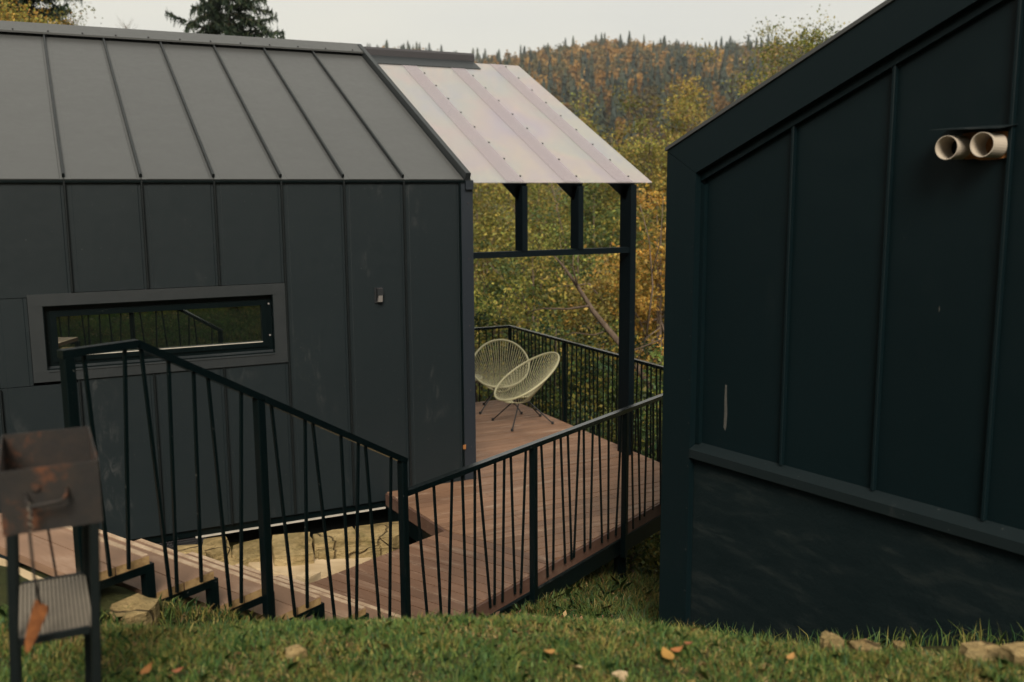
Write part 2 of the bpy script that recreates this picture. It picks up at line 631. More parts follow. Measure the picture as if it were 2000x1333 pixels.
    def prism(s, poly, z0, z1, mi=0, mtop=None, mends=None):
        """vertical prism on a counter-clockwise xy polygon"""
        n = len(poly)
        area = sum(poly[i][0] * poly[(i + 1) % n][1] - poly[(i + 1) % n][0] * poly[i][1] for i in range(n))
        if area < 0:
            poly = poly[::-1]
        vs_ = [(p_[0], p_[1], z0) for p_ in poly] + [(p_[0], p_[1], z1) for p_ in poly]
        fs = [tuple(range(n - 1, -1, -1)), tuple(range(n, 2 * n))]
        ms = [mi, mi if mtop is None else mtop]
        for i in range(n):
            j = (i + 1) % n
            fs.append((i, j, n + j, n + i))
            ms.append(mi)
        return s.add(vs_, fs, ms)

    def extrude(s, prof, vec, mi=0):
        """planar 3d profile swept along vec, closed"""
        prof = [np.asarray(q, float) for q in prof]
        vec = np.asarray(vec, float)
        n = len(prof)
        nrm = sum((np.cross(prof[i] - prof[0], prof[(i + 1) % n] - prof[0]) for i in range(1, n - 1)), V(0, 0, 0))
        if np.dot(nrm, vec) < 0:
            prof = prof[::-1]
        vs_ = prof + [q + vec for q in prof]
        fs = [tuple(range(n - 1, -1, -1)), tuple(range(n, 2 * n))] + [(i, (i + 1) % n, n + (i + 1) % n, n + i) for i in range(n)]
        return s.add(vs_, fs, mi)

    def build(s, name, mats, parent=None, smooth=False, origin=None):
        me = bpy.data.meshes.new(name)
        if origin is None:
            origin = WORIG[parent.name] if parent is not None else V(0, 0, 0)
        vv = np.array(s.v) - origin
        me.from_pydata(vv.tolist(), [], s.f)
        for m_ in (mats if isinstance(mats, (list, tuple)) else [mats]):
            me.materials.append(M[m_])
        me.polygons.foreach_set('material_index', s.mi)
        if smooth:
            me.polygons.foreach_set('use_smooth', [True] * len(s.f))
        me.update()
        o = bpy.data.objects.new(name, me)
        COL.objects.link(o)
        if parent is not None:
            o.parent = parent
            o.location = tuple(origin - WORIG[parent.name])
        else:
            o.location = tuple(origin)
        WORIG[o.name] = np.array(origin, float)
        return o


def quads_object(name, verts, cols, mat, parent=None, origin=None, nper=4):
    """verts (N,nper,3), cols (N,3): loose faces with one colour each"""
    N = len(verts)
    if origin is None:
        origin = WORIG[parent.name] if parent is not None else V(0, 0, 0)
    me = bpy.data.meshes.new(name)
    me.vertices.add(N * nper)
    me.vertices.foreach_set('co', (verts.reshape(-1, 3) - origin).astype(np.float32).ravel())
    me.loops.add(N * nper)
    me.loops.foreach_set('vertex_index', np.arange(N * nper, dtype=np.int32))
    me.polygons.add(N)
    me.polygons.foreach_set('loop_start', np.arange(0, N * nper, nper, dtype=np.int32))
    me.polygons.foreach_set('loop_total', np.full(N, nper, dtype=np.int32))
    me.update(calc_edges=True)
    ca = me.color_attributes.new('tint', 'FLOAT_COLOR', 'POINT')
    c4 = np.ones((N, nper, 4), np.float32)
    c4[:, :, :3] = cols[:, None, :]
    ca.data.foreach_set('color', c4.ravel())
    me.materials.append(M[mat])
    me.update()
    o = bpy.data.objects.new(name, me)
    COL.objects.link(o)
    if parent is not None:
        o.parent = parent
        o.location = tuple(origin - WORIG[parent.name])
    else:
        o.location = tuple(origin)
    WORIG[o.name] = np.array(origin, float)
    return o


# ------------------------------------------------------------------ site frame
YA = 8.848                                  # street face of the left cabin
P0 = V(3.303, 6.325, 0)                     # a point on the outer deck edge
EC = V(math.cos(YC), math.sin(YC), 0)       # along the railing, descending the stairs
NC = V(-math.sin(YC), math.cos(YC), 0)      # across the stairs, away from the camera


def RC(s, d, z):
    return P0 + EC * s + NC * d + V(0, 0, z)


# ------------------------------------------------------------------ terrain
def smooth01(a, b, x):
    t_ = np.clip((x - a) / (b - a), 0, 1)
    return t_ * t_ * (3 - 2 * t_)


CTRL = [(0, 0, 1.36), (-3, 0, 1.45), (3, 0, 1.28), (0, -4, 1.5), (-4, -4, 1.7), (4, -4, 1.4), (-3, 3, 1.42),
        (-0.1, 2.4, 1.36), (1.2, 2.4, 1.33), (2.2, 1.6, 1.32)]
for (px, z29, z35, z40, z45) in [(-150, 1.40, 1.38, 1.35, 1.30), (60, 1.38, 1.36, 1.30, 1.15), (300, 1.36, 1.345, 1.16, 0.90), (520, 1.34, 1.32, 1.09, 0.80),
                                 (800, 1.33, 1.30, 1.04, 0.74), (1000, 1.325, 1.295, 1.04, 0.76), (1200, 1.32, 1.285, 1.02, 0.74),
                                 (1400, 1.31, 1.265, 1.00, 0.72), (1620, 1.30, 1.255, 1.00, 0.76), (1850, 1.32, 1.30, 1.09, 0.92), (2050, 1.34, 1.34, 1.14, 0.95)]:
    for dd, zz in ((2.9, z29), (3.5, z35), (4.0, z40), (4.5, z45)):
        q = at(px, 1200, dd)
        CTRL.append((q[0], q[1], zz))
for s_, d_, z_ in [(-3.75, 0.0, 1.16), (-3.8, 1.2, 1.12), (-3.3, -0.15, 0.98), (-3.3, 1.7, 0.45), (-2.6, -0.1, 0.60), (-2.6, 0.8, 0.35), (-1.9, -0.1, 0.34), (-1.9, 0.8, 0.1),
                   (-1.45, -0.15, 0.08), (-0.7, -0.12, -0.10), (0, -0.12, -0.28), (1.46, -0.25, -0.62), (3, -0.4, -1.15), (0, 1.0, -0.35)]:
    q = RC(s_, d_, 0)
    CTRL.append((q[0], q[1], z_))
CTRL += [(0.5, 8, -0.25), (1.7, 8, -0.36), (2.6, 8.2, -0.42), (1.6, 9.5, -0.4), (3, 10, -0.7), (-2, 8, 0.2), (4.07, 2.74, 0.78), (3.89, 3.78, 0.36), (3.657, 5.113, -0.06),
         (3.1, 4.6, 0.28), (3.7, 5.9, -0.22), (4.3, 6.2, -0.45), (5.5, 6.5, -0.95), (6, 9, -1.8), (8, 8, -2.3), (4.5, 12, -1.4), (8, 14, -3.3), (0, 14, -0.8),
         (-5, 10, 0.5), (-5, 4, 1.4), (7, 3, 0.2), (8, -3, 0.9), (6, 5, -0.6)]
CTRL = np.array(CTRL)


def _tpsk(r2):
    return np.where(r2 < 1e-12, 0, 0.5 * r2 * np.log(np.maximum(r2, 1e-12)))


_n = len(CTRL)
_K = _tpsk(((CTRL[:, None, :2] - CTRL[None, :, :2]) ** 2).sum(2)) + np.eye(_n) * 0.02
_Pm = np.c_[np.ones(_n), CTRL[:, :2]]
_A = np.block([[_K, _Pm], [_Pm.T, np.zeros((3, 3))]])
_W = np.linalg.solve(_A, np.r_[CTRL[:, 2], 0, 0, 0])
SKY_AZ = np.array([-60, -20, -1, 14, 18, 21, 24, 28, 32, 37, 40, 44, 54, 75, 110])
SKY_T = np.array([0.10, 0.125, 0.137, 0.139, 0.1395, 0.1385, 0.1355, 0.1425, 0.1465, 0.146, 0.141, 0.132, 0.115, 0.09, 0.06])


def ground_z(x, y):
    x = np.atleast_1d(np.asarray(x, float))
    y = np.atleast_1d(np.asarray(y, float))
    r = np.hypot(x, y)
    near = np.zeros_like(x)
    idx = np.where(r < 17)[0]
    for c0 in range(0, len(idx), 20000):
        ii = idx[c0:c0 + 20000]
        k = _tpsk((x[ii, None] - CTRL[None, :, 0]) ** 2 + (y[ii, None] - CTRL[None, :, 1]) ** 2)
        near[ii] = k @ _W[:_n] + _W[_n] + _W[_n + 1] * x[ii] + _W[_n + 2] * y[ii]
    az = np.degrees(np.arctan2(x, y))
    d_az = np.abs((az - 30 + 180) % 360 - 180)
    crest = 700 * np.interp(az, SKY_AZ, SKY_T) + 2.95 - 13
    base = np.interp(r, [0, 9, 15, 25, 45, 90, 160, 260], [0.5, -1.6, -3.2, -5.5, -9, -15, -18, -6])
    up = smooth01(260, 700, r)
    t0_ = np.clip((r - 260) / 440, 0, 1)
    hill = base * (1 - t0_) + crest * (t0_ ** 0.92)
    down = smooth01(760, 1700, r)
    hill = hill * (1 - 0.75 * down)
    hill = hill + np.where(r > 200, 3.0 * np.sin(az * 0.55) * np.sin(r * 0.017), 0)
    back = 1.4 + 0.34 * np.clip(r - 8, 0, 110)  # unseen slope behind the camera, raised to darken reflections and camera-facing walls
    wb = smooth01(75, 125, d_az)
    far = hill * (1 - wb) + back * wb
    w = smooth01(9, 16, r)
    return near * (1 - w) + far * w


def gz(x, y):
    return float(ground_z(x, y)[0])


radii = np.r_[0.0, np.geomspace(0.4, 1500, 180)]
NA = 300
verts = [(0, 0, gz(0, 0))]
angs = np.linspace(0, 2 * math.pi, NA, endpoint=False)
gx = np.outer(radii[1:], np.sin(angs)).ravel()
gy = np.outer(radii[1:], np.cos(angs)).ravel()
gzv = ground_z(gx, gy)
verts += list(zip(gx.tolist(), gy.tolist(), gzv.tolist()))
faces = [(0, 1 + (k + 1) % NA, 1 + k) for k in range(NA)]
for i in range(len(radii) - 2):
    a = 1 + i * NA
    for k in range(NA):
        k2 = (k + 1) % NA
        faces.append((a + k, a + k2, a + NA + k2, a + NA + k))
mb = MB()
mb.v, mb.f, mb.mi = verts, faces, [0] * len(faces)
tag(mb.build('ground', 'soil_grass', smooth=True), kind='structure')

# ------------------------------------------------------------------ left cabin
EAVE_Z = 3.095
RIDGE_Y, RIDGE_Z = 12.22, 4.785
SL = (RIDGE_Z - EAVE_Z) / (RIDGE_Y - YA)
XL, XR = -4.55, 3.953
SEAMS = [-4.0, -3.4, -2.8, -2.2, -1.6, -0.98, -0.36, 0.241, 0.843, 1.447, 2.04, 2.626, 3.221, 3.813]
cabA = thing('cabin', (-0.3, 10.5, -0.09), 'anthracite metal cabin with standing seam roof and long low window', 'cabin')
mb = MB()
mb.extrude([V(XL, YA + 0.1, -0.08), V(XL, 2 * RIDGE_Y - YA - 0.1, -0.08), V(XL, 2 * RIDGE_Y - YA - 0.1, EAVE_Z - 0.06), V(XL, RIDGE_Y, RIDGE_Z - 0.07), V(XL, YA + 0.1, EAVE_Z - 0.06)], V(XR - XL - 0.05, 0, 0))
mb.build('wall_core', 'void_dark', cabA)


def sheet(o, u, h, n, w, relief=0.003):
    """folded metal tray: u = unit across, h = full height vector, n = outward unit"""
    o, u, h, n = (np.asarray(q, float) for q in (o, u, h, n))
    e = min(0.05, w * 0.2)
    prof = [(0, -0.02), (0, 0), (e, 0), (e + 0.006, relief), (w - e * 0.5 - 0.006, relief), (w - e * 0.5, 0), (w, 0), (w, -0.02)]
    m_ = MB()
    m_.extrude([o + u * a + n * b for a, b in prof], h)
    return m_


WIN = dict(x0=-0.104, x1=2.036, z0=1.405, z1=2.147)     # outer edge of the window flashing
for i in range(len(SEAMS) - 1):
    a, b = SEAMS[i], SEAMS[i + 1]
    spans = [(-0.09, 3.085)]
    if -0.2 < a < 2.0:
        spans = [(-0.09, WIN['z0'] - 0.004), (WIN['z1'] + 0.004, 3.085)]
    if i == SEAMS.index(-0.36):
        spans = [(-0.09, WIN['z0'] - 0.03), (2.125, 3.085)]
        sheet((a + 0.004, YA, WIN['z0'] - 0.025), (1, 0, 0), (0, 0, 2.12 - WIN['z0'] + 0.025), (0, -1, 0), WIN['x0'] - a - 0.008).build('wall_panel', 'wall_metal', cabA)
    for z0, z1 in spans:
        sheet((a + 0.002, YA, z0), (1, 0, 0), (0, 0, z1 - z0), (0, -1, 0), b - a - 0.004).build('wall_panel', 'wall_metal', cabA)
        if i > 0 or True:
            if not (a > 3.7):
                MB().cbox((a - 0.009, YA - 0.032, z0 + 0.005), (0, 0, z1 - z0 - 0.01), (0.018, 0, 0), (0, 0.034, 0), 0.004).build('standing_seam', 'seam_shade_metal', cabA)
# seam between last panel and corner trim, corner trim with screws
MB().box((3.817, YA - 0.012, -0.09), (XR, YA + 0.1, 3.07)).build('corner_trim', 'corner_metal', cabA)
MB().box((3.803, YA - 0.022, -0.088), (3.820, YA + 0.02, 3.075)).build('standing_seam', 'black_steel', cabA)
mb = MB()
mb.box((XR - 0.045, YA + 0.1, -0.085), (XR - 0.002, 2 * RIDGE_Y - YA, 3.0))
mb.extrude([V(XR - 0.045, YA + 0.1, 3.0), V(XR - 0.045, 2 * RIDGE_Y - YA - 0.1, 3.0), V(XR - 0.045, RIDGE_Y, RIDGE_Z - 0.05)], V(0.043, 0, 0))
mb.build('gable_wall', 'corner_metal', cabA)
for zz in (0.35, 0.95, 1.62, 2.3, 2.86):
    MB().tube([(3.90, YA - 0.012, zz), (3.90, YA - 0.018, zz)], 0.008, 6).build('screw', 'cap_metal', cabA)
# eave drip, roof trays
nrm = V(0, -SL, 1) / math.hypot(SL, 1)
up = V(0, 1, SL) / math.hypot(SL, 1)
LEN = (RIDGE_Y - YA) * math.hypot(SL, 1)
EAVE = V(0, YA - 0.02, EAVE_Z + 0.0)
MB().box((XL, YA - 0.028, 3.066), (3.86, YA + 0.12, 3.086)).build('eave_flashing', 'black_steel', cabA)
for i in range(len(SEAMS) - 1):
    a, b = SEAMS[i], SEAMS[i + 1]
    if i == len(SEAMS) - 2:
        b = 3.855
    sheet(EAVE + V(a + 0.002, 0, 0), (1, 0, 0), up * (LEN - 0.02), nrm, b - a - 0.004, 0.002).build('roof_panel', 'roof_metal', cabA)
    if a > -4.3:
        MB().cbox(EAVE + V(a - 0.011, 0, 0) + up * 0.03 - nrm * 0.005, up * (LEN - 0.06), (0.022, 0, 0), nrm * 0.042, 0.005).build('roof_seam', 'seam_shade_metal', cabA)
# far slope
mb = MB()
mb.extrude([V(XL, RIDGE_Y, RIDGE_Z), V(XL, 2 * RIDGE_Y - YA + 0.05, EAVE_Z), V(XL, 2 * RIDGE_Y - YA + 0.05, EAVE_Z - 0.05), V(XL, RIDGE_Y, RIDGE_Z - 0.05)], V(XR - XL, 0, 0))
mb.build('rear_roof', 'roof_metal', cabA)
# rake trim and ridge cap
MB().cbox(EAVE + V(3.862, -0.01, 0) - nrm * 0.06, up * (LEN + 0.02), (0.055, 0, 0), nrm * 0.13, 0.006).build('rake_trim', 'trim_metal', cabA)
MB().box((3.866, YA - 0.045, 2.995), (XR - 0.006, YA - 0.0125, 3.085)).build('rake_end_cap', 'corner_metal', cabA)
cap0 = V(XL, RIDGE_Y, RIDGE_Z + 0.075)
mb = MB()
mb.extrude([cap0 + V(0, -0.26, -0.26 * SL), cap0 + V(0, 0, 0.004), cap0 + V(0, 0.26, -0.26 * SL), cap0 + V(0, 0.26, -0.26 * SL - 0.02), cap0 + V(0, 0, -0.016), cap0 + V(0, -0.26, -0.26 * SL - 0.02)], V(3.918 - XL, 0, 0))
ridge = mb.build('ridge_cap', 'roof_metal', cabA)
mb = MB()
mb.box((XL, RIDGE_Y - 0.22, RIDGE_Z - 0.10), (3.90, RIDGE_Y + 0.2, RIDGE_Z - 0.06))
mb.build('ridge_vent', 'black_steel', cabA)
for k in range(24):
    x = -4.2 + k * 0.345
    q = V(x, RIDGE_Y - 0.235, RIDGE_Z + 0.077 - 0.235 * SL)
    MB().tube([q, q + nrm * 0.01], 0.010, 6).build('screw', 'cap_metal', ridge)

# window
win = tag(MB().box((WIN['x0'] + 0.09, YA + 0.098, WIN['z0'] + 0.08), (WIN['x1'] - 0.1, YA + 0.11, WIN['z1'] - 0.08)).build('window', 'void_dark', cabA), 'long low window reflecting the lawn')
fi = dict(x0=WIN['x0'] + 0.108, x1=WIN['x1'] - 0.118, z0=WIN['z0'] + 0.098, z1=WIN['z1'] - 0.10)
PY = YA - 0.022
mb = MB().box((WIN['x0'], PY, fi['z1']), (WIN['x1'], YA + 0.02, WIN['z1']))
mb.build('flashing', 'trim_metal', win)
MB().box((WIN['x0'], PY, WIN['z0']), (WIN['x1'], YA + 0.02, fi['z0'])).build('flashing', 'trim_metal', win)
MB().box((WIN['x0'], PY + 0.002, fi['z0']), (fi['x0'], YA + 0.02, fi['z1'])).build('flashing', 'trim_metal', win)
MB().box((fi['x1'], PY + 0.002, fi['z0']), (WIN['x1'], YA + 0.02, fi['z1'])).build('flashing', 'trim_metal', win)
# dark reveal + frame + sash + pane
fw = 0.055


def frame(x0, x1, z0, z1, w, y0, y1, name, mat, wb=None):
    wb = w if wb is None else wb
    m_ = MB()
    m_.box((x0, y0, z0), (x0 + w, y1, z1))
    m_.box((x1 - w, y0, z0), (x1, y1, z1))
    m_.box((x0 + w, y0, z1 - w), (x1 - w, y1, z1))
    m_.box((x0 + w, y0, z0), (x1 - w, y1, z0 + wb))
    return m_.build(name, mat, win)


frame(fi['x0'] - 0.004, fi['x1'] + 0.004, fi['z0'] - 0.004, fi['z1'] + 0.004, 0.012, YA - 0.015, YA + 0.1, 'reveal', 'black_steel')
frame(fi['x0'] + 0.008, fi['x1'] - 0.008, fi['z0'] + 0.008, fi['z1'] - 0.008, 0.045, YA + 0.045, YA + 0.097, 'frame', 'black_steel', 0.05)
frame(fi['x0'] + 0.053, fi['x1'] - 0.053, fi['z0'] + 0.058, fi['z1'] - 0.053, 0.048, YA + 0.030, YA + 0.096, 'sash', 'black_steel', 0.05)
mb = MB()
mb.extrude([V(fi['x0'] + 0.01, YA - 0.028, fi['z0'] - 0.008), V(fi['x0'] + 0.01, YA + 0.045, fi['z0'] + 0.022), V(fi['x0'] + 0.01, YA + 0.045, fi['z0'] + 0.010), V(fi['x0'] + 0.01, YA - 0.028, fi['z0'] - 0.016)], V(fi['x1'] - fi['x0'] - 0.02, 0, 0))
mb.build('sill', 'trim_metal', win)
MB().box((fi['x0'] + 0.101, YA + 0.026, fi['z0'] + 0.1005), (fi['x1'] - 0.101, YA + 0.036, fi['z0'] + 0.108)).build('glazing_bead', 'white_strip', win)
MB().box((fi['x0'] + 0.09, YA + 0.060, fi['z0'] + 0.09), (fi['x1'] - 0.09, YA + 0.066, fi['z1'] - 0.09)).build('pane', 'window_glass', win)
for zz in (fi['z1'] - 0.09, fi['z0'] + 0.16):
    MB().tube([(fi['x1'] - 0.03, YA + 0.046, zz), (fi['x1'] - 0.03, YA + 0.036, zz)], 0.009, 8).build('screw', 'lens', win)

# floor edge
MB().box((XL, YA + 0.03, -0.165), (2.98, YA + 0.12, -0.085)).build('floor_edge', 'black_steel', cabA)
MB().box((1.12, YA + 0.012, -0.180), (2.96, YA + 0.10, -0.1665)).build('floor_strip', 'white_strip', cabA)
MB().box((XL + 0.2, YA + 0.35, -0.9), (3.5, YA + 3, -0.17)).build('underfloor', 'void_dark', cabA)
mb = MB()
for i in range(26):
    for j in range(7):
        x = 0.55 + i * 0.026 + (j % 2) * 0.013
        z = -0.33 + j * 0.024
        mb.ring([V(x + 0.011 * math.cos(a_), YA + 0.02, z + 0.011 * math.sin(a_)) for a_ in np.linspace(0, 2 * math.pi, 7)[:-1]], 0.003, 3)
tag(mb.build('vent_mesh', 'cap_metal', cabA), kind='stuff')

# wall lamp
lq = onY(737, 562, YA)
lamp = thing('wall_lamp', (lq[0], YA, lq[2]), 'small black wall lamp with pale lens on the seamed cabin wall', 'lamp')
lx, lz = lq[0], lq[2]
MB().box((lx - 0.035, YA - 0.015, lz - 0.15), (lx + 0.045, YA - 0.003, lz)).build('back_plate', 'rubber', lamp)
mb = MB()
mb.extrude([V(lx - 0.02, YA - 0.015, lz - 0.008), V(lx - 0.02, YA - 0.065, lz - 0.008), V(lx - 0.02, YA - 0.065, lz - 0.07), V(lx - 0.02, YA - 0.015, lz - 0.14)], V(0.058, 0, 0))
mb.build('housing', 'rubber', lamp)
mb = MB()
mb.extrude([V(lx - 0.012, YA - 0.071, lz - 0.074), V(lx - 0.012, YA - 0.055, lz - 0.136), V(lx - 0.012, YA - 0.020, lz - 0.136), V(lx - 0.012, YA - 0.020, lz - 0.074)], V(0.042, 0, 0))
mb.build('lens', 'lens', lamp)
MB().box((lx - 0.018, YA - 0.064, lz - 0.0075), (lx + 0.036, YA - 0.016, lz - 0.003)).build('solar_cap', 'cap_metal', lamp)

# ------------------------------------------------------------------ canopy over the deck
can = thing('canopy', (5.0, 10.4, 0.0), 'translucent white polycarbonate canopy on black posts beside the left cabin', 'canopy')
CZ0 = 3.058
CY0, CY1 = 8.82, 12.05
cz = lambda y: CZ0 + (y - CY0) * SL
c0 = V(XR + 0.004, CY0, CZ0)
cup = V(0, 1, SL) * (CY1 - CY0)
can_roof = MB().obox(c0, V(6.10 - XR - 0.004, 0, 0), cup, nrm * 0.010).build('roof_sheet', 'polycarbonate', can)
RX = [4.545, 5.215, 5.875]
for xr in RX:
    o = V(xr - 0.03, CY0 + 0.03, CZ0 + 0.012) - nrm * 0.005
    mb = MB()
    mb.obox(o - nrm * 0.215, V(0.06, 0, 0), up * (LEN - 0.1), nrm * 0.208)
    mb.build('rafter', 'dark_timber', can)
    MB().obox(V(xr - 0.22, CY0 + 0.004, CZ0 + 0.002) + nrm * 0.0125, V(0.20, 0, 0), up * (CY1 - CY0 - 0.01) * math.hypot(SL, 1), nrm * 0.0015).build('rafter_shade_strip', 'rafter_shade_film', can)  # strip added to draw each rafter's dark see-through band on the sheet
    for k in range(9):
        y = CY0 + 0.12 + k * (CY1 - CY0 - 0.2) / 8
        q = V(xr - 0.005, y, cz(y) + 0.01)
        MB().tube([q, q + nrm * 0.010], 0.011, 6).build('screw', 'rubber', can)
BZ = 2.362
for xr in RX[:2]:
    MB().box((xr - 0.03, YA - 0.005, BZ - 0.001), (xr + 0.03, YA + 0.165, CZ0 - 0.03)).build('short_post', 'dark_timber', can)
MB().box((RX[2] - 0.03, YA - 0.008, 0.002), (RX[2] + 0.04, YA + 0.21, CZ0 - 0.02)).build('post', 'dark_timber', can)
MB().box((XR + 0.002, YA + 0.01, BZ - 0.062), (RX[2] - 0.031, YA + 0.11, BZ - 0.002)).build('tie_beam', 'dark_timber', can)
cb = onY(918, 110, RIDGE_Y)
mb = MB()
mb.cbox((3.93, RIDGE_Y - 0.14, RIDGE_Z - 0.155), (cb[0] - 3.93, 0, 0), (0, 0.30, 0), (0, 0, 0.190), 0.03)
mb.build('ridge_board', 'cap_metal', can)
mb = MB()
mb.obox((3.93, RIDGE_Y - 0.40, cz(RIDGE_Y - 0.40) + 0.016), (cb[0] - 3.95, 0, 0), (0, 0.3, 0.3 * SL), nrm * 0.006)
mb.build('ridge_flashing', 'trim_metal', can)

# ------------------------------------------------------------------ deck, landing
deck = thing('deck', (4.5, 9.0, -0.03), 'reddish brown composite plank deck with black steel edge beside the left cabin', 'deck')
W0, J_, K_ = V(2.965, YA - 0.015, 0), V(3.079, 7.534, 0), V(3.577, 6.506, 0)
XE = 6.0


def xl(y):
    if y < J_[1]:
        f_ = (y - K_[1]) / (J_[1] - K_[1])
        return K_[0] + (J_[0] - K_[0]) * f_ + 0.004
    if y < W0[1]:
        return J_[0] + (W0[0] - J_[0]) * (y - J_[1]) / (W0[1] - J_[1])
    return XR + 0.006


def xr_(y):
    xc = P0[0] + (y - P0[1]) / math.tan(YC)
    return min(xc, XE)


PITCH_B = 0.121
y = K_[1] + 0.02
while y < 12.2:
    y0, y1 = y, min(y + PITCH_B - 0.009, 12.22)
    if y0 < W0[1] < y1:
        y1 = W0[1] - 0.002
        PIT = y1 - y0 + 0.01
    else:
        PIT = PITCH_B
    a0, a1, b0, b1 = xl(y0), xl(y1), xr_(y0), xr_(y1)
    if b0 - a0 > 0.03 and b1 - a1 > 0.03:
        dz = rnd.uniform(-0.0015, 0.0015)
        cuts = []
        if b0 - a0 > 2.2 and rnd.random() < 0.55:
            cuts = [rnd.uniform(a0 + 0.6, b0 - 0.6)]
        xs0 = [a0] + cuts + [b0]
        xs1 = [a1] + cuts + [b1]
        for k in range(len(xs0) - 1):
            e = 0.002
            poly = [(xs0[k] + e, y0), (xs0[k + 1] - e, y0), (xs1[k + 1] - e, y1), (xs1[k] + e, y1)]
            MB().prism(poly, -0.026 + dz, dz).build('board', 'deck_wood', deck)
    y += PIT
# landing boards (run across the stair direction)
SJ = 0.335
s1 = SJ
while s1 > -1.52:
    s0 = s1 - (PITCH_B - 0.009)
    dm = lambda s_: 1.285 + (1.176 - 1.285) * (s_ + 1.15) / 1.51
    dz = rnd.uniform(-0.0012, 0.0012)
    poly = [RC(s0, 0.0, 0)[:2], RC(s1, 0.0, 0)[:2], RC(s1, dm(s1), 0)[:2], RC(s0, dm(s0), 0)[:2]]
    MB().prism([tuple(q) for q in poly], -0.026 + dz, dz).build('landing_board', 'landing_wood', deck)
    s1 -= PITCH_B
# fascia and frame
MB().obox(RC(-1.5, -0.024, -0.118), EC * (1.5 - 0.02), NC * 0.022, V(0, 0, 0.112)).build('fascia_board', 'fascia_wood', deck)
MB().obox(RC(-0.016, -0.024, -0.118), EC * 1.49, NC * 0.022, V(0, 0, 0.112)).build('fascia_board', 'fascia_wood', deck)
MB().obox(RC(1.478, -0.024, -0.118), EC * 1.53, NC * 0.022, V(0, 0, 0.112)).build('fascia_board', 'fascia_wood', deck)
MB().obox(RC(-1.5, -0.030, -0.140), EC * 4.5, NC * 0.09, V(0, 0, 0.018)).build('edge_angle', 'ledge_metal', deck)
MB().obox(RC(-1.5, -0.012, -0.285), EC * 4.5, NC * 0.07, V(0, 0, 0.143)).build('edge_beam', 'black_steel', deck)
q = J_ - W0
u_ = q / np.linalg.norm(q)
nl = V(-u_[1], u_[0], 0)
nl = nl if nl[0] < 0 else -nl
MB().obox(W0 + V(0, -0.03, -0.125) + nl * 0.024, q * 1.0, -nl * 0.022, V(0, 0, 0.120)).build('fascia_board', 'fascia_wood', deck)
MB().obox(W0 + V(0, -0.03, -0.30) + nl * 0.004, q * 1.0, -nl * 0.06, V(0, 0, 0.17)).build('edge_beam', 'black_steel', deck)
MB().box((XE - 0.01, 7.8, -0.14), (XE + 0.015, 12.2, -0.006)).build('fascia_board', 'fascia_wood', deck)
MB().box((XE - 0.08, 7.8, -0.30), (XE - 0.012, 12.2, -0.028)).build('edge_beam', 'black_steel', deck)
MB().box((3.2, 12.18, -0.30), (XE - 0.09, 12.22, -0.028)).build('edge_beam', 'black_steel', deck)
for y in (7.4, 8.4, 9.5, 10.6, 11.7):
    MB().box((max(xl(y), 3.6) + 0.05, y - 0.03, -0.16), (xr_(y) - 0.15, y + 0.03, -0.028)).build('joist', 'void_dark', deck)
for (x, y) in ((5.85, 7.78), (5.85, 10.0), (5.85, 12.0), (4.62, 7.10), (4.2, 10.0)):
    MB().box((x - 0.04, y - 0.04, gz(x, y) - 0.2), (x + 0.04, y + 0.04, -0.16)).build('pier', 'black_steel', deck)

# ------------------------------------------------------------------ stairs
stair = thing('stairs', RC(-2.6, 0.6, 0.3), 'open wooden stairs with paired brown treads on black sawtooth steel stringers', 'stairs')
TW = 1.25
treads = []
for k in range(6):
    z = 1.207 - 0.2035 * k
    sn = -3.297 + 0.3655 * k
    treads.append((sn, z))
    for j in range(2):
        a = sn - 0.365 + 0.004 + j * 0.184
        b = a + 0.177
        if j == 1:
            b = sn
        mb = MB()
        o = RC(a, -0.006, z - 0.042)
        # board: sides in wood, both ends in pale cut timber
        vs_ = [o, o + EC * (b - a), o + EC * (b - a) + NC * TW, o + NC * TW]
        vs_ += [p_ + V(0, 0, 0.042) for p_ in vs_]
        mb.add(vs_, [(0, 3, 2, 1), (4, 5, 6, 7), (0, 1, 5, 4), (1, 2, 6, 5), (2, 3, 7, 6), (3, 0, 4, 7)], [0, 0, 1, 0, 1, 0])
        tr_ = mb.build('tread', ['tread_wood', 'end_grain'], stair)
        if j == 1:
            MB().obox(RC(b - 0.029, 0.006, z - 0.001), EC * 0.032, NC * (TW - 0.02), V(0, 0, 0.0045)).build('nosing', 'nosing_worn', tr_)
# sawtooth stringers: flat tube under every tread and a drop at its nosing
for dd in (-0.012, TW - 0.06):
    mb = MB()
    for k, (sn, z) in enumerate(treads):
        mb.obox(RC(sn - 0.36, dd, z - 0.082), EC * 0.335, NC * 0.05, V(0, 0, 0.0395))
        if k < 5:
            mb.obox(RC(sn - 0.026, dd + 0.001, z - 0.2035 - 0.081), EC * 0.048, NC * 0.048, V(0, 0, 0.241))
        else:
            mb.obox(RC(sn - 0.03, dd + 0.001, -0.02), EC * 0.046, NC * 0.048, V(0, 0, z - 0.03))
    mb.obox(RC(-3.66, dd + 0.001, 0.85), EC * 0.046, NC * 0.048, V(0, 0, 0.31))
    mb.build('stringer', 'black_steel', stair)

# ------------------------------------------------------------------ railings
RD = -0.047                                     # the railing stands just outside the boards
nC = NC


def rp(x, y):
    q_ = onplane(x, y, P0 + NC * RD, NC)
    return float(np.dot(q_ - P0, EC)), float(q_[2])


def rail_line(parent, pts, w=0.05, h=0.036):
    for (a, b) in zip(pts[:-1], pts[1:]):
        MB().beam(a, b, w, h).build('top_rail', 'rail_steel', parent)


def baluster(parent, p0, p1, r=0.0072):
    MB().beam(p0, p1, 2 * r, 2 * r, side=EC).build('baluster', 'black_steel', parent)


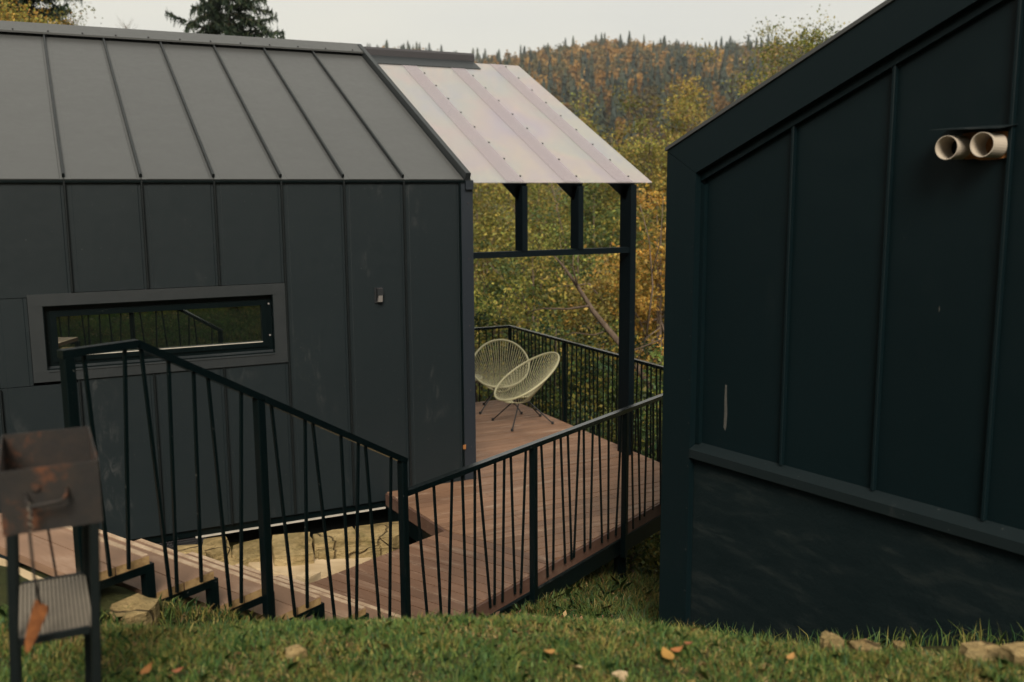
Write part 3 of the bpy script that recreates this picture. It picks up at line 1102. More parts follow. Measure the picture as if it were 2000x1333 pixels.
sr = thing('railing', RC(-2.5, RD, 0.6), 'black stair railing with crooked balusters descending to the deck', 'railing')
sA, zA = -3.655, 2.285
sB = rp(266, 661)[0]
sE, zE = rp(786, 893)
zr = lambda s_: zA if s_ < sB else zA + (s_ - sB) * (zE - zA) / (sE - sB)
hh = 0.018
rail_line(sr, [RC(sA - 0.03, RD, zA - hh), RC(sB + 0.004, RD, zA - hh)])
rail_line(sr, [RC(sB - 0.004, RD, zA - hh), RC(sE + 0.02, RD, zr(sE + 0.02) - hh)])


def post(parent, s_, ztop, zbot, w=0.05):
    MB().cbox(RC(s_ - w / 2, RD - w / 2, zbot), V(0, 0, ztop - zbot), EC * w, NC * w, 0.004).build('post', 'black_steel', parent)


post(sr, sA, zA - 0.036, 1.10)
sP2 = rp(506, 800)[0]
post(sr, sP2, zr(sP2) - 0.03, 0.40)
sP3 = rp(788, 1000)[0]
post(sr, sP3, zr(sP3) - 0.03, -0.25)
STAIR_B = [((163, 690), (215, 1118)), ((244, 688), (251, 1104)), ((275, 682), (333, 1157)), ((329, 706), (345.5, 1150)), ((378, 728), (393, 1130)),
           ((406, 740), (450, 1178)), ((471, 767), (471, 1171)), ((530, 796), (576, 1196)), ((596, 828), (600, 1181)), ((611, 835), (655, 1215)),
           ((666, 860), (684, 1206)), ((700, 876), (696, 1206)), ((714, 882), (742, 1215)), ((764, 904), (761, 1215))]
for (a, b) in STAIR_B:
    s_a, _ = rp(*a)
    s_b, z_b = rp(*b)
    baluster(sr, RC(s_a, RD, zr(s_a) - 0.034), RC(s_b, RD, z_b - 0.02))

dr = thing('railing', RC(0.7, RD, 0), 'black railing with crooked balusters along the near edge of the deck', 'railing')
ZR = 1.075
sP4, sP5, sP6 = rp(1042, 1000)[0], rp(1221, 900)[0], 3.0
rail_line(dr, [RC(sP3 + 0.025, RD, ZR - hh), RC(sP6 + 0.03, RD, ZR - hh)])
post(dr, sP4, ZR - 0.036, -0.36)
post(dr, sP5, ZR - 0.036, -0.30)
post(dr, sP6, ZR - 0.036, -0.30)
DECK_B = [((813, 953.5), (835.5, 1211)), ((847, 945), (862, 1204)), ((883, 938), (877, 1202)), ((903, 936), (911, 1197)), ((927.5, 920), (927.5, 1197)),
          ((935, 915), (958, 1183)), ((967, 900), (966, 1177.5)), ((985, 893), (981.5, 1172)), ((997.5, 887), (1006, 1156.5)), ((1027, 877), (1017.5, 1155)),
          ((1057, 866), (1070, 1124)), ((1083, 855), (1080.5, 1110)), ((1095, 851), (1104, 1097)), ((1109, 845), (1116.5, 1090)), ((1131.5, 837), (1121, 1086)),
          ((1140, 834), (1142, 1074)), ((1158, 828), (1153, 1068)), ((1170, 823), (1176, 1057)), ((1189, 816), (1188, 1050)), ((1214.6, 806), (1203, 1043)),
          ((1233, 799), (1237, 1030)), ((1246, 794), (1250, 1013)), ((1264, 788), (1259, 1006)), ((1276, 783), (1275.5, 993)), ((1290, 778), (1290.5, 982))]
for (a, b) in DECK_B:
    s_a, _ = rp(*a)
    s_b, z_b = rp(*b)
    baluster(dr, RC(s_a, RD, ZR - 0.034), RC(s_b, RD, max(z_b, -0.10) - 0.015))
s_ = 2.10
while s_ < 2.95:
    baluster(dr, RC(s_, RD, ZR - 0.034), RC(s_ + rnd.uniform(-0.05, 0.05), RD, -0.09))
    s_ += rnd.uniform(0.08, 0.13)

fr_ = thing('railing', (6.03, 10, 0), 'black railing around the far sides of the deck behind the chairs', 'railing')
XF, YF = 6.035, 12.24
Pc = RC(sP6, RD, 0)
MB().beam((XF, 7.78, ZR - hh), (XF, YF + 0.025, ZR - hh), 0.045, 0.034).build('top_rail', 'rail_steel', fr_)
MB().beam((XF - 0.023, YF, ZR - hh), (3.6, YF, ZR - hh), 0.045, 0.034).build('top_rail', 'rail_steel', fr_)
for y in (9.1, 10.65, YF):
    MB().cbox((XF - 0.022, y - 0.022, -0.25), (0, 0, ZR - 0.035 + 0.25), (0.044, 0, 0), (0, 0.044, 0), 0.004).build('post', 'black_steel', fr_)
MB().cbox((4.6, YF - 0.022, -0.25), (0, 0, ZR - 0.035 + 0.25), (0.044, 0, 0), (0, 0.044, 0), 0.004).build('post', 'black_steel', fr_)
y = 7.9
while y < YF - 0.08:
    if min(abs(y - 9.1), abs(y - 10.65)) > 0.05:
        MB().beam((XF, y, ZR - 0.034), (XF, y + rnd.choice((-1, 1, 0, 0)) * rnd.uniform(0, 0.06), -0.10), 0.014, 0.014, side=(0, 1, 0)).build('baluster', 'black_steel', fr_)
    y += rnd.uniform(0.075, 0.135)
x = 4.0
while x < XF - 0.08:
    if abs(x - 4.62) > 0.05:
        MB().beam((x, YF, ZR - 0.034), (x + rnd.uniform(-0.05, 0.05), YF, -0.10), 0.014, 0.014, side=(1, 0, 0)).build('baluster', 'black_steel', fr_)
    x += rnd.uniform(0.075, 0.135)


# ------------------------------------------------------------------ chairs and table
def rope_chair(c, heading, tilt, feet, label):
    c = np.array(c)
    root = thing('rope_chair', (c[0], c[1], 0.002), label, 'chair', 'round rope chairs on the deck')
    fc = V(math.sin(heading), math.cos(heading), 0)
    l_ = V(fc[1], -fc[0], 0)
    u_ = -fc * math.cos(tilt) + V(0, 0, math.sin(tilt))
    A_, B_ = 0.39, 0.50
    pt = lambda th, k=1.0: c + l_ * math.cos(th) * A_ * (1 - 0.10 * math.sin(th)) * k + u_ * math.sin(th) * B_ * k
    MB().ring([pt(t_) for t_ in np.linspace(0, 2 * math.pi, 57)[:-1]], 0.0145, 8).build('rim', 'cord', root, smooth=True)
    ic = V(c[0], c[1], 0) + fc * 0.10 + V(0, 0, 0.315)
    ir = lambda th: ic + l_ * math.cos(th) * 0.12 - fc * math.sin(th) * 0.12 + V(0, 0, 0.02 * math.sin(th))
    MB().ring([ir(t_) for t_ in np.linspace(0, 2 * math.pi, 25)[:-1]], 0.010, 6).build('seat_ring', 'cord', root, smooth=True)
    mb = MB()
    for k in range(58):
        th = 2 * math.pi * (k + 0.5) / 58
        a, b = pt(th), ir(th)
        mid = (a + b) / 2 + V(0, 0, -0.018)
        mb.tube([a, mid, b], 0.0042, 4, cap=False)
    tag(mb.build('cord_netting', 'cord', root, smooth=True), kind='stuff')
    for f_ in feet:
        f_ = V(f_[0], f_[1], 0.012)
        hd = f_ - ic
        hd[2] = 0
        hd /= np.linalg.norm(hd)
        lg = MB().tube([ic + hd * 0.09 + V(0, 0, -0.01), f_], 0.0085, 6).build('leg', 'rubber', root)
        MB().tube([f_ + V(0, 0, -0.010), f_ + V(0, 0, 0.022)], 0.018, 8).build('foot', 'rubber', lg)
    MB().ring([ic + hd_ * 0.1 + V(0, 0, -0.02) for hd_ in [V(math.cos(t_), math.sin(t_), 0) for t_ in np.linspace(0, 2 * math.pi, 17)[:-1]]], 0.008, 6).build('leg_hoop', 'rubber', root)
    return root


rope_chair((5.596, 11.65, 0.651), R(206), R(30.8), [(5.22, 11.51), (5.50, 12.00), (5.90, 11.83), (5.71, 11.24)],
           'pale olive rope chair facing forward, beside the small table')
rope_chair((5.560, 10.77, 0.620), R(265.7), R(31.7), [(5.21, 11.09), (5.18, 10.46), (5.81, 10.55), (5.87, 11.0)],
           'pale olive rope chair seen from the side, nearer the stairs')
tq = onz(942, 738, 0.45)
tcx, tcy = tq[0] - 0.24, tq[1] + 0.12
tb = thing('side_table', (tcx, tcy, 0.002), 'small round side table half hidden behind the cabin corner', 'table')
MB().ring([(tcx + 0.26 * math.cos(a_), tcy + 0.26 * math.sin(a_), 0.45) for a_ in np.linspace(0, 2 * math.pi, 41)[:-1]], 0.014, 8).build('rim', 'cord', tb, smooth=True)
MB().prism([(tcx + 0.25 * math.cos(a_), tcy + 0.25 * math.sin(a_)) for a_ in np.linspace(0, 2 * math.pi, 33)[:-1]], 0.445, 0.453).build('table_top', 'lens', tb)
for a_ in (0.5, 2.6, 4.7):
    MB().tube([(tcx + 0.10 * math.cos(a_), tcy + 0.10 * math.sin(a_), 0.44), (tcx + 0.22 * math.cos(a_), tcy + 0.22 * math.sin(a_), 0.004)], 0.008, 6).build('leg', 'rubber', tb)

# ------------------------------------------------------------------ right cabin
BX, BY, BPHI = 3.825, 4.147, R(-80.123)
EB = V(math.cos(BPHI), math.sin(BPHI), 0)       # along the wall towards the camera side
NB = V(-EB[1], EB[0], 0)                        # into the cabin


def BW(s_, z, out=0.0):
    return V(BX, BY, 0) + EB * s_ - NB * out + V(0, 0, z)


def onB(x, y, out=0.0):
    q_ = onplane(x, y, BW(0, 0, out), NB)
    return float(np.dot(q_ - V(BX, BY, 0), EB)), float(q_[2])


cabB = thing('cabin', BW(1.5, 0.3, -2), 'shade-darkened anthracite metal cabin end wall with sloping roof edge and two vent pipes', 'cabin')
TO = 0.080
sL = onB(1301.5, 400, TO)[0]
e0 = onB(1301, 297, TO)
e1 = onB(1750, 0, TO)
BS = (e1[1] - e0[1]) / (e1[0] - e0[0])
ztop = lambda s_: e0[1] + (s_ - e0[0]) * BS
sI = onB(1355, 500, TO)[0]
zi = onB(1357, 339, TO)
RK = ztop(zi[0]) - zi[1]                        # vertical depth of the rake board
SR_ = 3.6                                       # ridge beyond the frame
SE_ = 2 * SR_ - sL
ztop2 = lambda s_: ztop(s_) if s_ <= SR_ else ztop(SR_) - (s_ - SR_) * BS
# body
mb = MB()
prof = [BW(sL + 0.02, -0.5, -0.05), BW(SE_ - 0.02, -0.5, -0.05), BW(SE_ - 0.02, ztop2(SE_) - 0.03, -0.05), BW(SR_, ztop(SR_) - 0.03, -0.05), BW(sL + 0.02, ztop(sL) - 0.03, -0.05)]
mb.extrude(prof, NB * 6.0)
mb.build('wall_core', 'shaded_metal', cabB)
zl = onB(1390, 871.5, 0.0)[1]
BSE = [sI + 0.005, 0.0, 0.6, 1.2, 1.8, 2.4, 3.0, 3.6, 4.2, 4.8, 5.4, 6.0]
for i in range(len(BSE) - 1):
    a, b = BSE[i] + 0.003, BSE[i + 1] - 0.003
    pr = [BW(a, zl), BW(b, zl), BW(b, ztop2(b) - RK + 0.05), BW(a, ztop2(a) - RK + 0.05)]
    if a < SR_ < b - 0.01:
        continue
    mb = MB()
    mb.extrude(pr, NB * 0.04)
    mb.build('wall_panel', 'shaded_metal', cabB)
    if i > 0:
        s_ = BSE[i]
        MB().cbox(BW(s_ - 0.009, zl + 0.006, 0.030), V(0, 0, ztop2(s_) - RK - zl - 0.01), EB * 0.018, NB * 0.032, 0.003).build('standing_seam', 'shaded_trim', cabB)
# rake boards (both slopes), stepped shadow trim, corner board
mb = MB()
mb.extrude([BW(sL, ztop(sL), TO), BW(SR_, ztop(SR_), TO), BW(SR_, ztop(SR_) - RK, TO), BW(sI, ztop(sI) - RK, TO)], NB * (TO - 0.002))
mb.build('rake_board', 'shaded_trim', cabB)
mb = MB()
mb.extrude([BW(SR_, ztop(SR_), TO), BW(SE_, ztop2(SE_), TO), BW(SE_, ztop2(SE_) - RK, TO), BW(SR_, ztop(SR_) - RK, TO)], NB * (TO - 0.002))
mb.build('rake_board', 'shaded_trim', cabB)
mb = MB()
mb.extrude([BW(sI + 0.002, ztop(sI) - RK - 0.001, 0.035), BW(SR_, ztop(SR_) - RK - 0.001, 0.035), BW(SR_, ztop(SR_) - RK - 0.05, 0.035), BW(sI + 0.002, ztop(sI) - RK - 0.05, 0.035)], NB * 0.034)
mb.build('shadow_trim', 'shaded_metal', cabB)
mb = MB()
mb.extrude([BW(sL, -0.5, TO), BW(sI, -0.5, TO), BW(sI, ztop(sI) - RK - 0.002, TO), BW(sL, ztop(sL) - 0.004, TO)], NB * (TO + 0.04))
mb.build('corner_board', 'shaded_trim', cabB)
MB().obox(BW(sI + 0.001, zl, 0.03), EB * 0.03, NB * 0.03, V(0, 0, ztop(sI) - RK - 0.07 - zl)).build('shadow_trim', 'shaded_metal', cabB)
# roof slabs
mb = MB()
for (a, b) in ((sL - 0.01, SR_), (SE_ + 0.01, SR_)):
    za, zb = ztop2(a), ztop(SR_)
    mb.extrude([BW(a, za + 0.003, TO + 0.012), BW(b, zb + 0.003, TO + 0.012), BW(b, zb + 0.025, TO + 0.012), BW(a, za + 0.025, TO + 0.012)], NB * 6.3)
mb.build('roof', 'roof_metal', cabB)
# ledge and lower wall
mb = MB()
mb.extrude([BW(sI + 0.002, zl + 0.004, 0.0), BW(sI + 0.002, zl - 0.030, 0.085), BW(sI + 0.002, zl - 0.085, 0.085), BW(sI + 0.002, zl - 0.085, 0.0)], EB * 6.2)
mb.build('ledge', 'ledge_metal', cabB)
MB().obox(BW(sI + 0.002, -0.5, 0.035), EB * 6.2, NB * 0.06, V(0, 0, zl - 0.087 + 0.5)).build('lower_wall', 'plaster', cabB)
for zz in np.arange(0.1, 3.0, 0.28):
    q_ = BW(sI - 0.012, zz, TO)
    MB().tube([q_, q_ - NB * 0.004], 0.006, 6).build('screw', 'ledge_metal', cabB)
# scrape on the wall above the ledge
q0, q1 = onB(1418, 752, 0.001), onB(1418, 842, 0.001)
mb = MB()
pp = [(-0.006, 0), (0.007, -0.004), (0.009, -0.25), (0.016, -0.62), (0.012, -0.9), (0.004, -1.0), (-0.010, -0.93), (-0.006, -0.6), (-0.009, -0.3)]
mb.extrude([BW(q0[0] + a_, q0[1] + b_ * (q0[1] - q1[1]), 0.0005) for a_, b_ in pp], -NB * 0.0015)
mb.build('paint_scrape', 'scrape', cabB)
q0 = onB(1834, 604, 0.001)
MB().extrude([BW(q0[0] + a_, q0[1] + b_, 0.0005) for a_, b_ in ((0, 0.015), (0.004, 0), (0.001, -0.016), (-0.001, 0))], -NB * 0.0015).build('paint_scrape', 'scrape', cabB)

# vent pipes
PL = 0.145
mouths = [onB(1847, 287, PL), onB(1918.6, 284, PL)]
plabs = ['cream plastic vent pipe on the right cabin, further from the seam', 'cream plastic vent pipe on the right cabin, next to the seam']
for i, (s_, z) in enumerate(mouths):
    pv = thing('vent_pipe', BW(s_, z, 0), plabs[i], 'pipe', 'vent pipes on the right cabin')
    n = 28
    mb = MB()
    ro, ri = 0.056, 0.0528
    tilt_s, tilt_z = (0.004, -0.004) if i == 0 else (-0.002, 0.003)
    ringp = lambda rr, o_: [BW(s_ + rr * math.cos(a_) + tilt_s * (o_ > 0.05), z + rr * math.sin(a_) + tilt_z * (o_ > 0.05), o_) for a_ in np.linspace(0, 2 * math.pi, n + 1)[:-1]]
    vv = ringp(ro, -0.02) + ringp(ro, PL) + ringp(ri, PL) + ringp(ri, -0.02)
    fs = []
    for g in range(3):
        for k in range(n):
            k2 = (k + 1) % n
            fs.append((g * n + k, g * n + k2, (g + 1) * n + k2, (g + 1) * n + k))
    fs.append(tuple(3 * n + k for k in range(n)))
    mb.add(vv, fs)
    mb.build('pipe', 'pipe_plastic', pv, smooth=False)
sm = (mouths[0][0] + mouths[1][0]) / 2
zm = (mouths[0][1] + mouths[1][1]) / 2
cov = thing('vent_cover', BW(sm, zm + 0.07, 0), 'bent dark metal cover plate with orange foam behind the vent pipes', 'vent cover')
mb = MB()
mb.extrude([BW(sm - 0.165, zm + 0.078, 0.165), BW(sm + 0.165, zm + 0.070, 0.150), BW(sm + 0.170, zm + 0.092, 0.0), BW(sm - 0.160, zm + 0.092, 0.0)], V(0, 0, 0.003))
mb.build('cover_plate', 'ledge_metal', cov)
mb = MB()
fz = []
for k in range(26):
    a_ = 2 * math.pi * k / 26
    fz.append(BW(sm + 0.035 + 0.118 * max(-1, min(1, 1.35 * math.cos(a_))) + rnd.uniform(-0.006, 0.006), zm + 0.004 + 0.062 * max(-1, min(1, 1.35 * math.sin(a_))) + rnd.uniform(-0.005, 0.005), 0.0005))
mb.extrude(fz, -NB * 0.014)
mb.build('foam_collar', 'foam', cov)

# ------------------------------------------------------------------ grill
GD = 2.62                                       # metres ahead of the camera (front face)


def gpt(x, y, depth):
    d = ray(x, y)
    return CAM + d * depth


gyv = ray(95, 900) * V(1, 1, 0)
gyv /= np.linalg.norm(gyv)                       # the grill stands end-on to the camera
gx_ = V(gyv[1], -gyv[0], 0)
gon = lambda x, y, d_: onplane(x, y, CAM + gyv * d_, gyv)
fr_tr, fr_tl = gon(193, 908, 2.74), gon(-6, 920, 2.74)
bk_tr, bk_tl = gon(188, 834, 3.18), gon(17, 841, 3.18)
zt = (fr_tr[2] + fr_tl[2] + bk_tr[2] + bk_tl[2]) / 4
GW = float(np.dot(fr_tr - fr_tl, gx_))
GL = 0.44
GO = V(fr_tl[0], fr_tl[1], zt)                   # front left top corner
GH = float((gon(100, 914, 2.74) - gon(100, 1038, 2.74))[2])
gnd = gz(*(GO + gx_ * GW / 2 + gyv * GL / 2)[:2])
grill = thing('charcoal_grill', (*(GO + gx_ * GW / 2 + gyv * GL / 2)[:2], gnd), 'rusty steel charcoal grill on thin black legs standing on the grass', 'grill')
G = lambda a, b, c: GO + gx_ * a + gyv * b + V(0, 0, c)
tk = 0.004
MB().obox(G(0, 0, -GH), gx_ * GW, gyv * tk, V(0, 0, GH)).build('front_plate', 'rust', grill)
MB().obox(G(0, GL - tk, -GH), gx_ * GW, gyv * tk, V(0, 0, GH)).build('back_plate', 'rust', grill)
MB().obox(G(0, tk, -GH), gx_ * tk, gyv * (GL - 2 * tk), V(0, 0, GH)).build('side_plate', 'rust', grill)
MB().obox(G(GW - tk, tk, -GH), gx_ * tk, gyv * (GL - 2 * tk), V(0, 0, GH)).build('side_plate', 'rust', grill)
MB().obox(G(tk, tk, -GH), gx_ * (GW - 2 * tk), gyv * (GL - 2 * tk), V(0, 0, tk)).build('base_plate', 'rust_orange', grill)
for a in (0.006, GW - 0.034):
    for b in (0.002, GL - 0.030):
        q_ = G(a, b, 0)
        zb = gz(q_[0], q_[1]) - 0.05
        MB().cbox(V(q_[0], q_[1], zb) - gx_ * 0.040, V(0, 0, zt - GH - 0.001 - zb) + gx_ * 0.040, gx_ * 0.025, gyv * 0.025, 0.003).build('leg', 'grill_steel', grill)
# shelf of expanded metal: frame with parallel bars
SZ = zt - gnd
ZS = gon(100, 1136, 3.16)[2]
sf = MB().obox(V(*G(0.012, 0.030, 0)[:2], ZS - 0.012), gx_ * (GW - 0.06), gyv * (GL - 0.06), V(0, 0, 0.007)).build('shelf', 'grill_steel', grill)
for b in (0.002, GL - 0.014):
    MB().obox(V(*G(0.017, b, 0)[:2], ZS - 0.012), gx_ * (GW - 0.07), gyv * 0.012, V(0, 0, 0.02)).build('shelf_bar', 'grill_steel', sf)
mb = MB()
nb = 17
for k in range(nb):
    mb.obox(V(*G(0.014 + k * (GW - 0.066) / (nb - 1), 0.014, 0)[:2], ZS - 0.001), gx_ * 0.0080, gyv * (GL - 0.028), V(0, 0, 0.006))
tag(mb.build('ribbed_sheet', 'shelf_mesh', sf), kind='stuff')
# handle on the front
h0, h1 = gon(50, 982, 2.70), gon(133, 978, 2.70)
ha = np.dot(h0 - GO, gx_)
hb = np.dot(h1 - GO, gx_)
hz = h0[2] - zt
MB().tube([G(ha, 0.0, hz + 0.012), G(ha + 0.004, -0.03, hz - 0.004), G(ha + 0.016, -0.045, hz - 0.012), G(hb - 0.016, -0.045, hz - 0.008), G(hb - 0.004, -0.03, hz + 0.002), G(hb, 0.0, hz + 0.014)], 0.0055, 8).build('handle', 'rust', grill, smooth=True)
MB().tube([G(0.085, 0.0, -0.05), G(0.085, -0.008, -0.05)], 0.012, 10).build('bolt', 'rust', grill)

# rusty scraper hanging from the handle
top = G(ha + 0.008, -0.048, hz - 0.010)
tip = gon(78, 1180, 2.690)
blade0, blade1 = gon(78, 1178, 2.690), gon(52, 1278, 2.670)
scr = thing('scraper', blade1, 'rusty flat scraper blade hanging from the grill handle on a rod', 'scraper')
mb = MB()
mb.tube([top + V(0, 0, 0.006), top + gx_ * 0.004 - V(0, 0, 0.02), gon(57, 1035, 2.695), gon(66, 1120, 2.692), tip], [0.004, 0.004, 0.0042, 0.0042, 0.005], 6)
mb.build('rod', 'rust', scr, smooth=True)
pr = [gon(68, 1172, 2.680), gon(93, 1186, 2.695), gon(92, 1196, 2.695), gon(74, 1240, 2.685), gon(56, 1276, 2.675), gon(48, 1272, 2.670), gon(49, 1245, 2.670), gon(58, 1208, 2.675)]
mb = MB()
mb.extrude(pr, FWD * 0.004 + UP * 0.0005)
mb.build('blade', 'rust_orange', scr)
# twisted wire loop on the handle
mb = MB()
mb.tube([top + V(0, 0, 0.010) + gx_ * 0.006 * math.sin(k * 1.9) - gyv * (0.004 * math.cos(k * 1.9)) - V(0, 0, 0.006 * k) for k in range(14)], 0.0018, 5)
mb.build('wire', 'shelf_mesh', scr)
# poker leaning at the back of the grill
pk0, pk1 = gon(88, 1000, 3.22), gon(116, 1160, 3.26)
dpk = (pk1 - pk0) / np.linalg.norm(pk1 - pk0)
pbot = pk1 + dpk * 0.03
pko = thing('poker', pbot, 'thin dark iron poker hanging behind the grill', 'poker')
MB().tube([pk0 - dpk * 0.12, pk0, pk1, pbot], 0.0042, 6).build('rod', 'rust', pko)
MB().ring([pk0 - dpk * 0.135 + V(0.016 * math.cos(a_), 0, 0.016 * math.sin(a_)) for a_ in np.linspace(0, 2 * math.pi, 13)[:-1]], 0.0035, 5).build('loop', 'rust', pko)


# ------------------------------------------------------------------ rocks
def rock(name, poly, ztop_, zbot, label, cat='rock', mat='stone', rough=0.014, group=None, seed=0, slope=(0, 0)):
    """weathered block: footprint polygon, chamfered, broken up by noise"""
    r_ = random.Random(seed)
    n = len(poly)
    cx = sum(p_[0] for p_ in poly) / n
    cy = sum(p_[1] for p_ in poly) / n
    pts = []
    for i in range(n):                      # refine the outline
        a, b = np.array(poly[i][:2]), np.array(poly[(i + 1) % n][:2])
        m_ = max(2, int(np.linalg.norm(b - a) / 0.09))
        for k in range(m_):
            q_ = a + (b - a) * k / m_
            pts.append(q_ + np.array([r_.uniform(-rough, rough), r_.uniform(-rough, rough)]) * 0.8)
    N = len(pts)
    h = ztop_ - zbot
    c = np.array([cx, cy])
    rings = [(1.02, zbot), (1.03, zbot + h * 0.40), (1.01, zbot + h * 0.62), (1.03, zbot + h * 0.66), (1.0, ztop_ - h * 0.03), (0.982, ztop_), (0.55, ztop_ + rough * 0.2), (0.22, ztop_)]
    mb_ = MB()
    vv, ff = [], []
    for (k, z) in rings:
        for q_ in pts:
            p2 = c + (q_ - c) * k
            vv.append((p2[0] + r_.uniform(-rough, rough) * 0.35, p2[1] + r_.uniform(-rough, rough) * 0.35,
                       z + r_.uniform(-rough, rough) * 0.5 + slope[0] * (p2[0] - cx) + slope[1] * (p2[1] - cy)))
    vv.append((cx, cy, ztop_))
    area = sum(poly[i][0] * poly[(i + 1) % n][1] - poly[(i + 1) % n][0] * poly[i][1] for i in range(n))
    for g in range(len(rings) - 1):
        for k in range(N):
            k2 = (k + 1) % N
            f_ = (g * N + k, g * N + k2, (g + 1) * N + k2, (g + 1) * N + k)
            ff.append(f_ if area > 0 else f_[::-1])
    g = len(rings) - 1
    for k in range(N):
        f_ = (g * N + k, g * N + (k + 1) % N, len(vv) - 1)
        ff.append(f_ if area > 0 else f_[::-1])
    mb_.add(vv, ff)
    o = mb_.build(name, mat, origin=V(cx, cy, zbot))
    return tag(o, label, cat, group)


def px_poly(pts, z):
    return [tuple(onz(x, y, z)[:2]) for x, y in pts]


SLABS = [([(398, 1052), (440, 1047), (452, 1074), (418, 1082), (392, 1072)], -0.20, 'stone', 'small tan stone at the left end of the rock ledge behind the stairs'),
         ([(456, 1064), (526, 1050), (530, 1084), (472, 1092), (450, 1082)], -0.25, 'stone', 'flat sandstone slab left of the stair rail post'),
         ([(530, 1049), (606, 1041), (613, 1077), (570, 1083), (534, 1084)], -0.20, 'stone', 'yellowish sandstone slab just right of the stair rail post'),
         ([(611, 1041), (690, 1030), (701, 1050), (655, 1058), (616, 1061)], -0.16, 'stone', 'flat cracked sandstone slab under the cabin edge'),
         ([(693, 1029), (778, 1018), (796, 1036), (768, 1049), (704, 1050)], -0.17, 'stone', 'sandstone slab tucked under the deck end'),
         ([(618, 1064), (701, 1053), (752, 1052), (742, 1070), (690, 1075), (622, 1079)], -0.24, 'stone', 'narrow sandstone ledge in front of the cracked slab'),
         ([(476, 1096), (532, 1088), (620, 1082), (742, 1074), (705, 1100), (644, 1123), (545, 1121), (500, 1112)], -0.31, 'pale_stone', 'pale smooth stone slab between stairs and landing'),
         ([(420, 1085), (470, 1095), (492, 1110), (440, 1100)], -0.28, 'stone', 'low brown stone against the far stair edge'),
         ([(340, 1066), (388, 1062), (400, 1078), (352, 1082)], -0.12, 'stone', 'small tan stone beside the vent mesh')]
for k, (pts, zt_, mt, lab) in enumerate(SLABS):
    rock('rock' if mt == 'stone' else 'paving_slab', px_poly(pts, zt_), zt_, -0.75, lab, 'rock' if mt == 'stone' else 'slab', mt, 0.010, seed=60 + k, slope=(rnd.uniform(-0.05, 0.05), rnd.uniform(-0.03, 0.06)))
rock('paving_slab', px_poly([(578, 1134), (600, 1142), (626, 1126), (590, 1126)], -0.16), -0.12, -0.5, 'small white stone slab at the landing corner', 'slab', 'pale_stone', 0.008, seed=4)
rq = lambda px, d_: at(px, 1200, d_)
q_ = RC(-3.45, -0.12, 0)
rock('rock', [tuple((q_ + EC * a_ + NC * b_)[:2]) for a_, b_ in ((-0.16, -0.08), (-0.02, -0.12), (0.08, -0.05), (0.07, 0.08), (-0.10, 0.10))], 1.045, 0.7, 'rounded tan boulder under the top stair tread', seed=8, rough=0.015)
rock('paving_slab', [tuple(RC(a_, b_, 0)[:2]) for a_, b_ in ((-4.6, -0.25), (-3.70, -0.12), (-3.68, 1.25), (-4.7, 1.35))], 1.175, 0.95, 'pale flagstone at the top of the stairs behind the grill', 'slab', 'pale_stone', 0.01, seed=9)


def rock_at(px, py, dist, w, d_, h, label, seed, mat='stone', name='rock'):
    q2 = at(px, py, dist)
    zb = gz(q2[0], q2[1])
    r_ = random.Random(seed)
    poly = []
    rr = RIGHT[:2] / np.linalg.norm(RIGHT[:2])
    ff_ = FWD[:2] / np.linalg.norm(FWD[:2])
    for k in range(7):
        a_ = 2 * math.pi * k / 7 + r_.uniform(-0.2, 0.2)
        k_ = r_.uniform(0.85, 1.1)
        poly.append(tuple(q2[:2] + rr * math.cos(a_) * w / 2 * k_ + ff_ * math.sin(a_) * d_ / 2 * k_))
    return rock(name, poly, zb + h * 0.8, zb - 0.12, label, 'rock', mat, 0.012, seed=seed)


rock_at(1622, 1262, 3.62, 0.085, 0.10, 0.085, 'fist sized tan stone in the grass against the right cabin', 21)
rock_at(1690, 1266, 3.66, 0.12, 0.10, 0.060, 'flat tan stone half buried in grass below the right cabin', 22)
rock_at(1755, 1262, 3.70, 0.045, 0.05, 0.07, 'tiny stone in the dry grass under the right cabin wall', 23)
rock_at(1925, 1262, 3.62, 0.15, 0.14, 0.060, 'long flat sandstone rock at the edge of the right cabin', 24)
rock_at(2012, 1266, 3.52, 0.15, 0.16, 0.085, 'large rounded rock cut by the right picture edge', 25)
rock_at(573, 1252, 3.22, 0.085, 0.06, 0.045, 'flat yellowish stone lying in the middle of the lawn', 26)
rock_at(1212, 1300, 3.02, 0.042, 0.035, 0.035, 'pale round pebble on the lawn', 27, 'pale_stone', 'pebble')

# small broken bit of foam stuck on the cabin corner
q_ = onY(907, 873, YA - 0.02)
fo = rock('foam_lump', [(q_[0] - 0.016, YA - 0.030), (q_[0] + 0.014, YA - 0.034), (q_[0] + 0.020, YA - 0.013), (q_[0] - 0.012, YA - 0.013)], q_[2] + 0.02, q_[2] - 0.022, 'small pale foam lump stuck on the left cabin corner trim', 'foam', 'foam', 0.005, seed=31)


# ------------------------------------------------------------------ vegetation
def orient(N, up_bias=0.0):
    a = rng.normal(size=(N, 3))
    a /= np.linalg.norm(a, axis=1)[:, None]
    b = rng.normal(size=(N, 3))
    b[:, 2] -= up_bias
    b -= a * (a * b).sum(1)[:, None]
    b /= np.linalg.norm(b, axis=1)[:, None]
    return a, b


def leaf_quads(pos, size, aspect=0.55, var=0.35, up_bias=0.0):
    N = len(pos)
    a, b = orient(N, up_bias)
    s_ = size * (1 + var * rng.uniform(-1, 1, N))[:, None]
    v = np.empty((N, 4, 3))
    v[:, 0] = pos - b * s_ * 0.5
    v[:, 1] = pos + a * s_ * aspect * 0.5
    v[:, 2] = pos + b * s_ * 0.5
    v[:, 3] = pos - a * s_ * aspect * 0.5
    return v


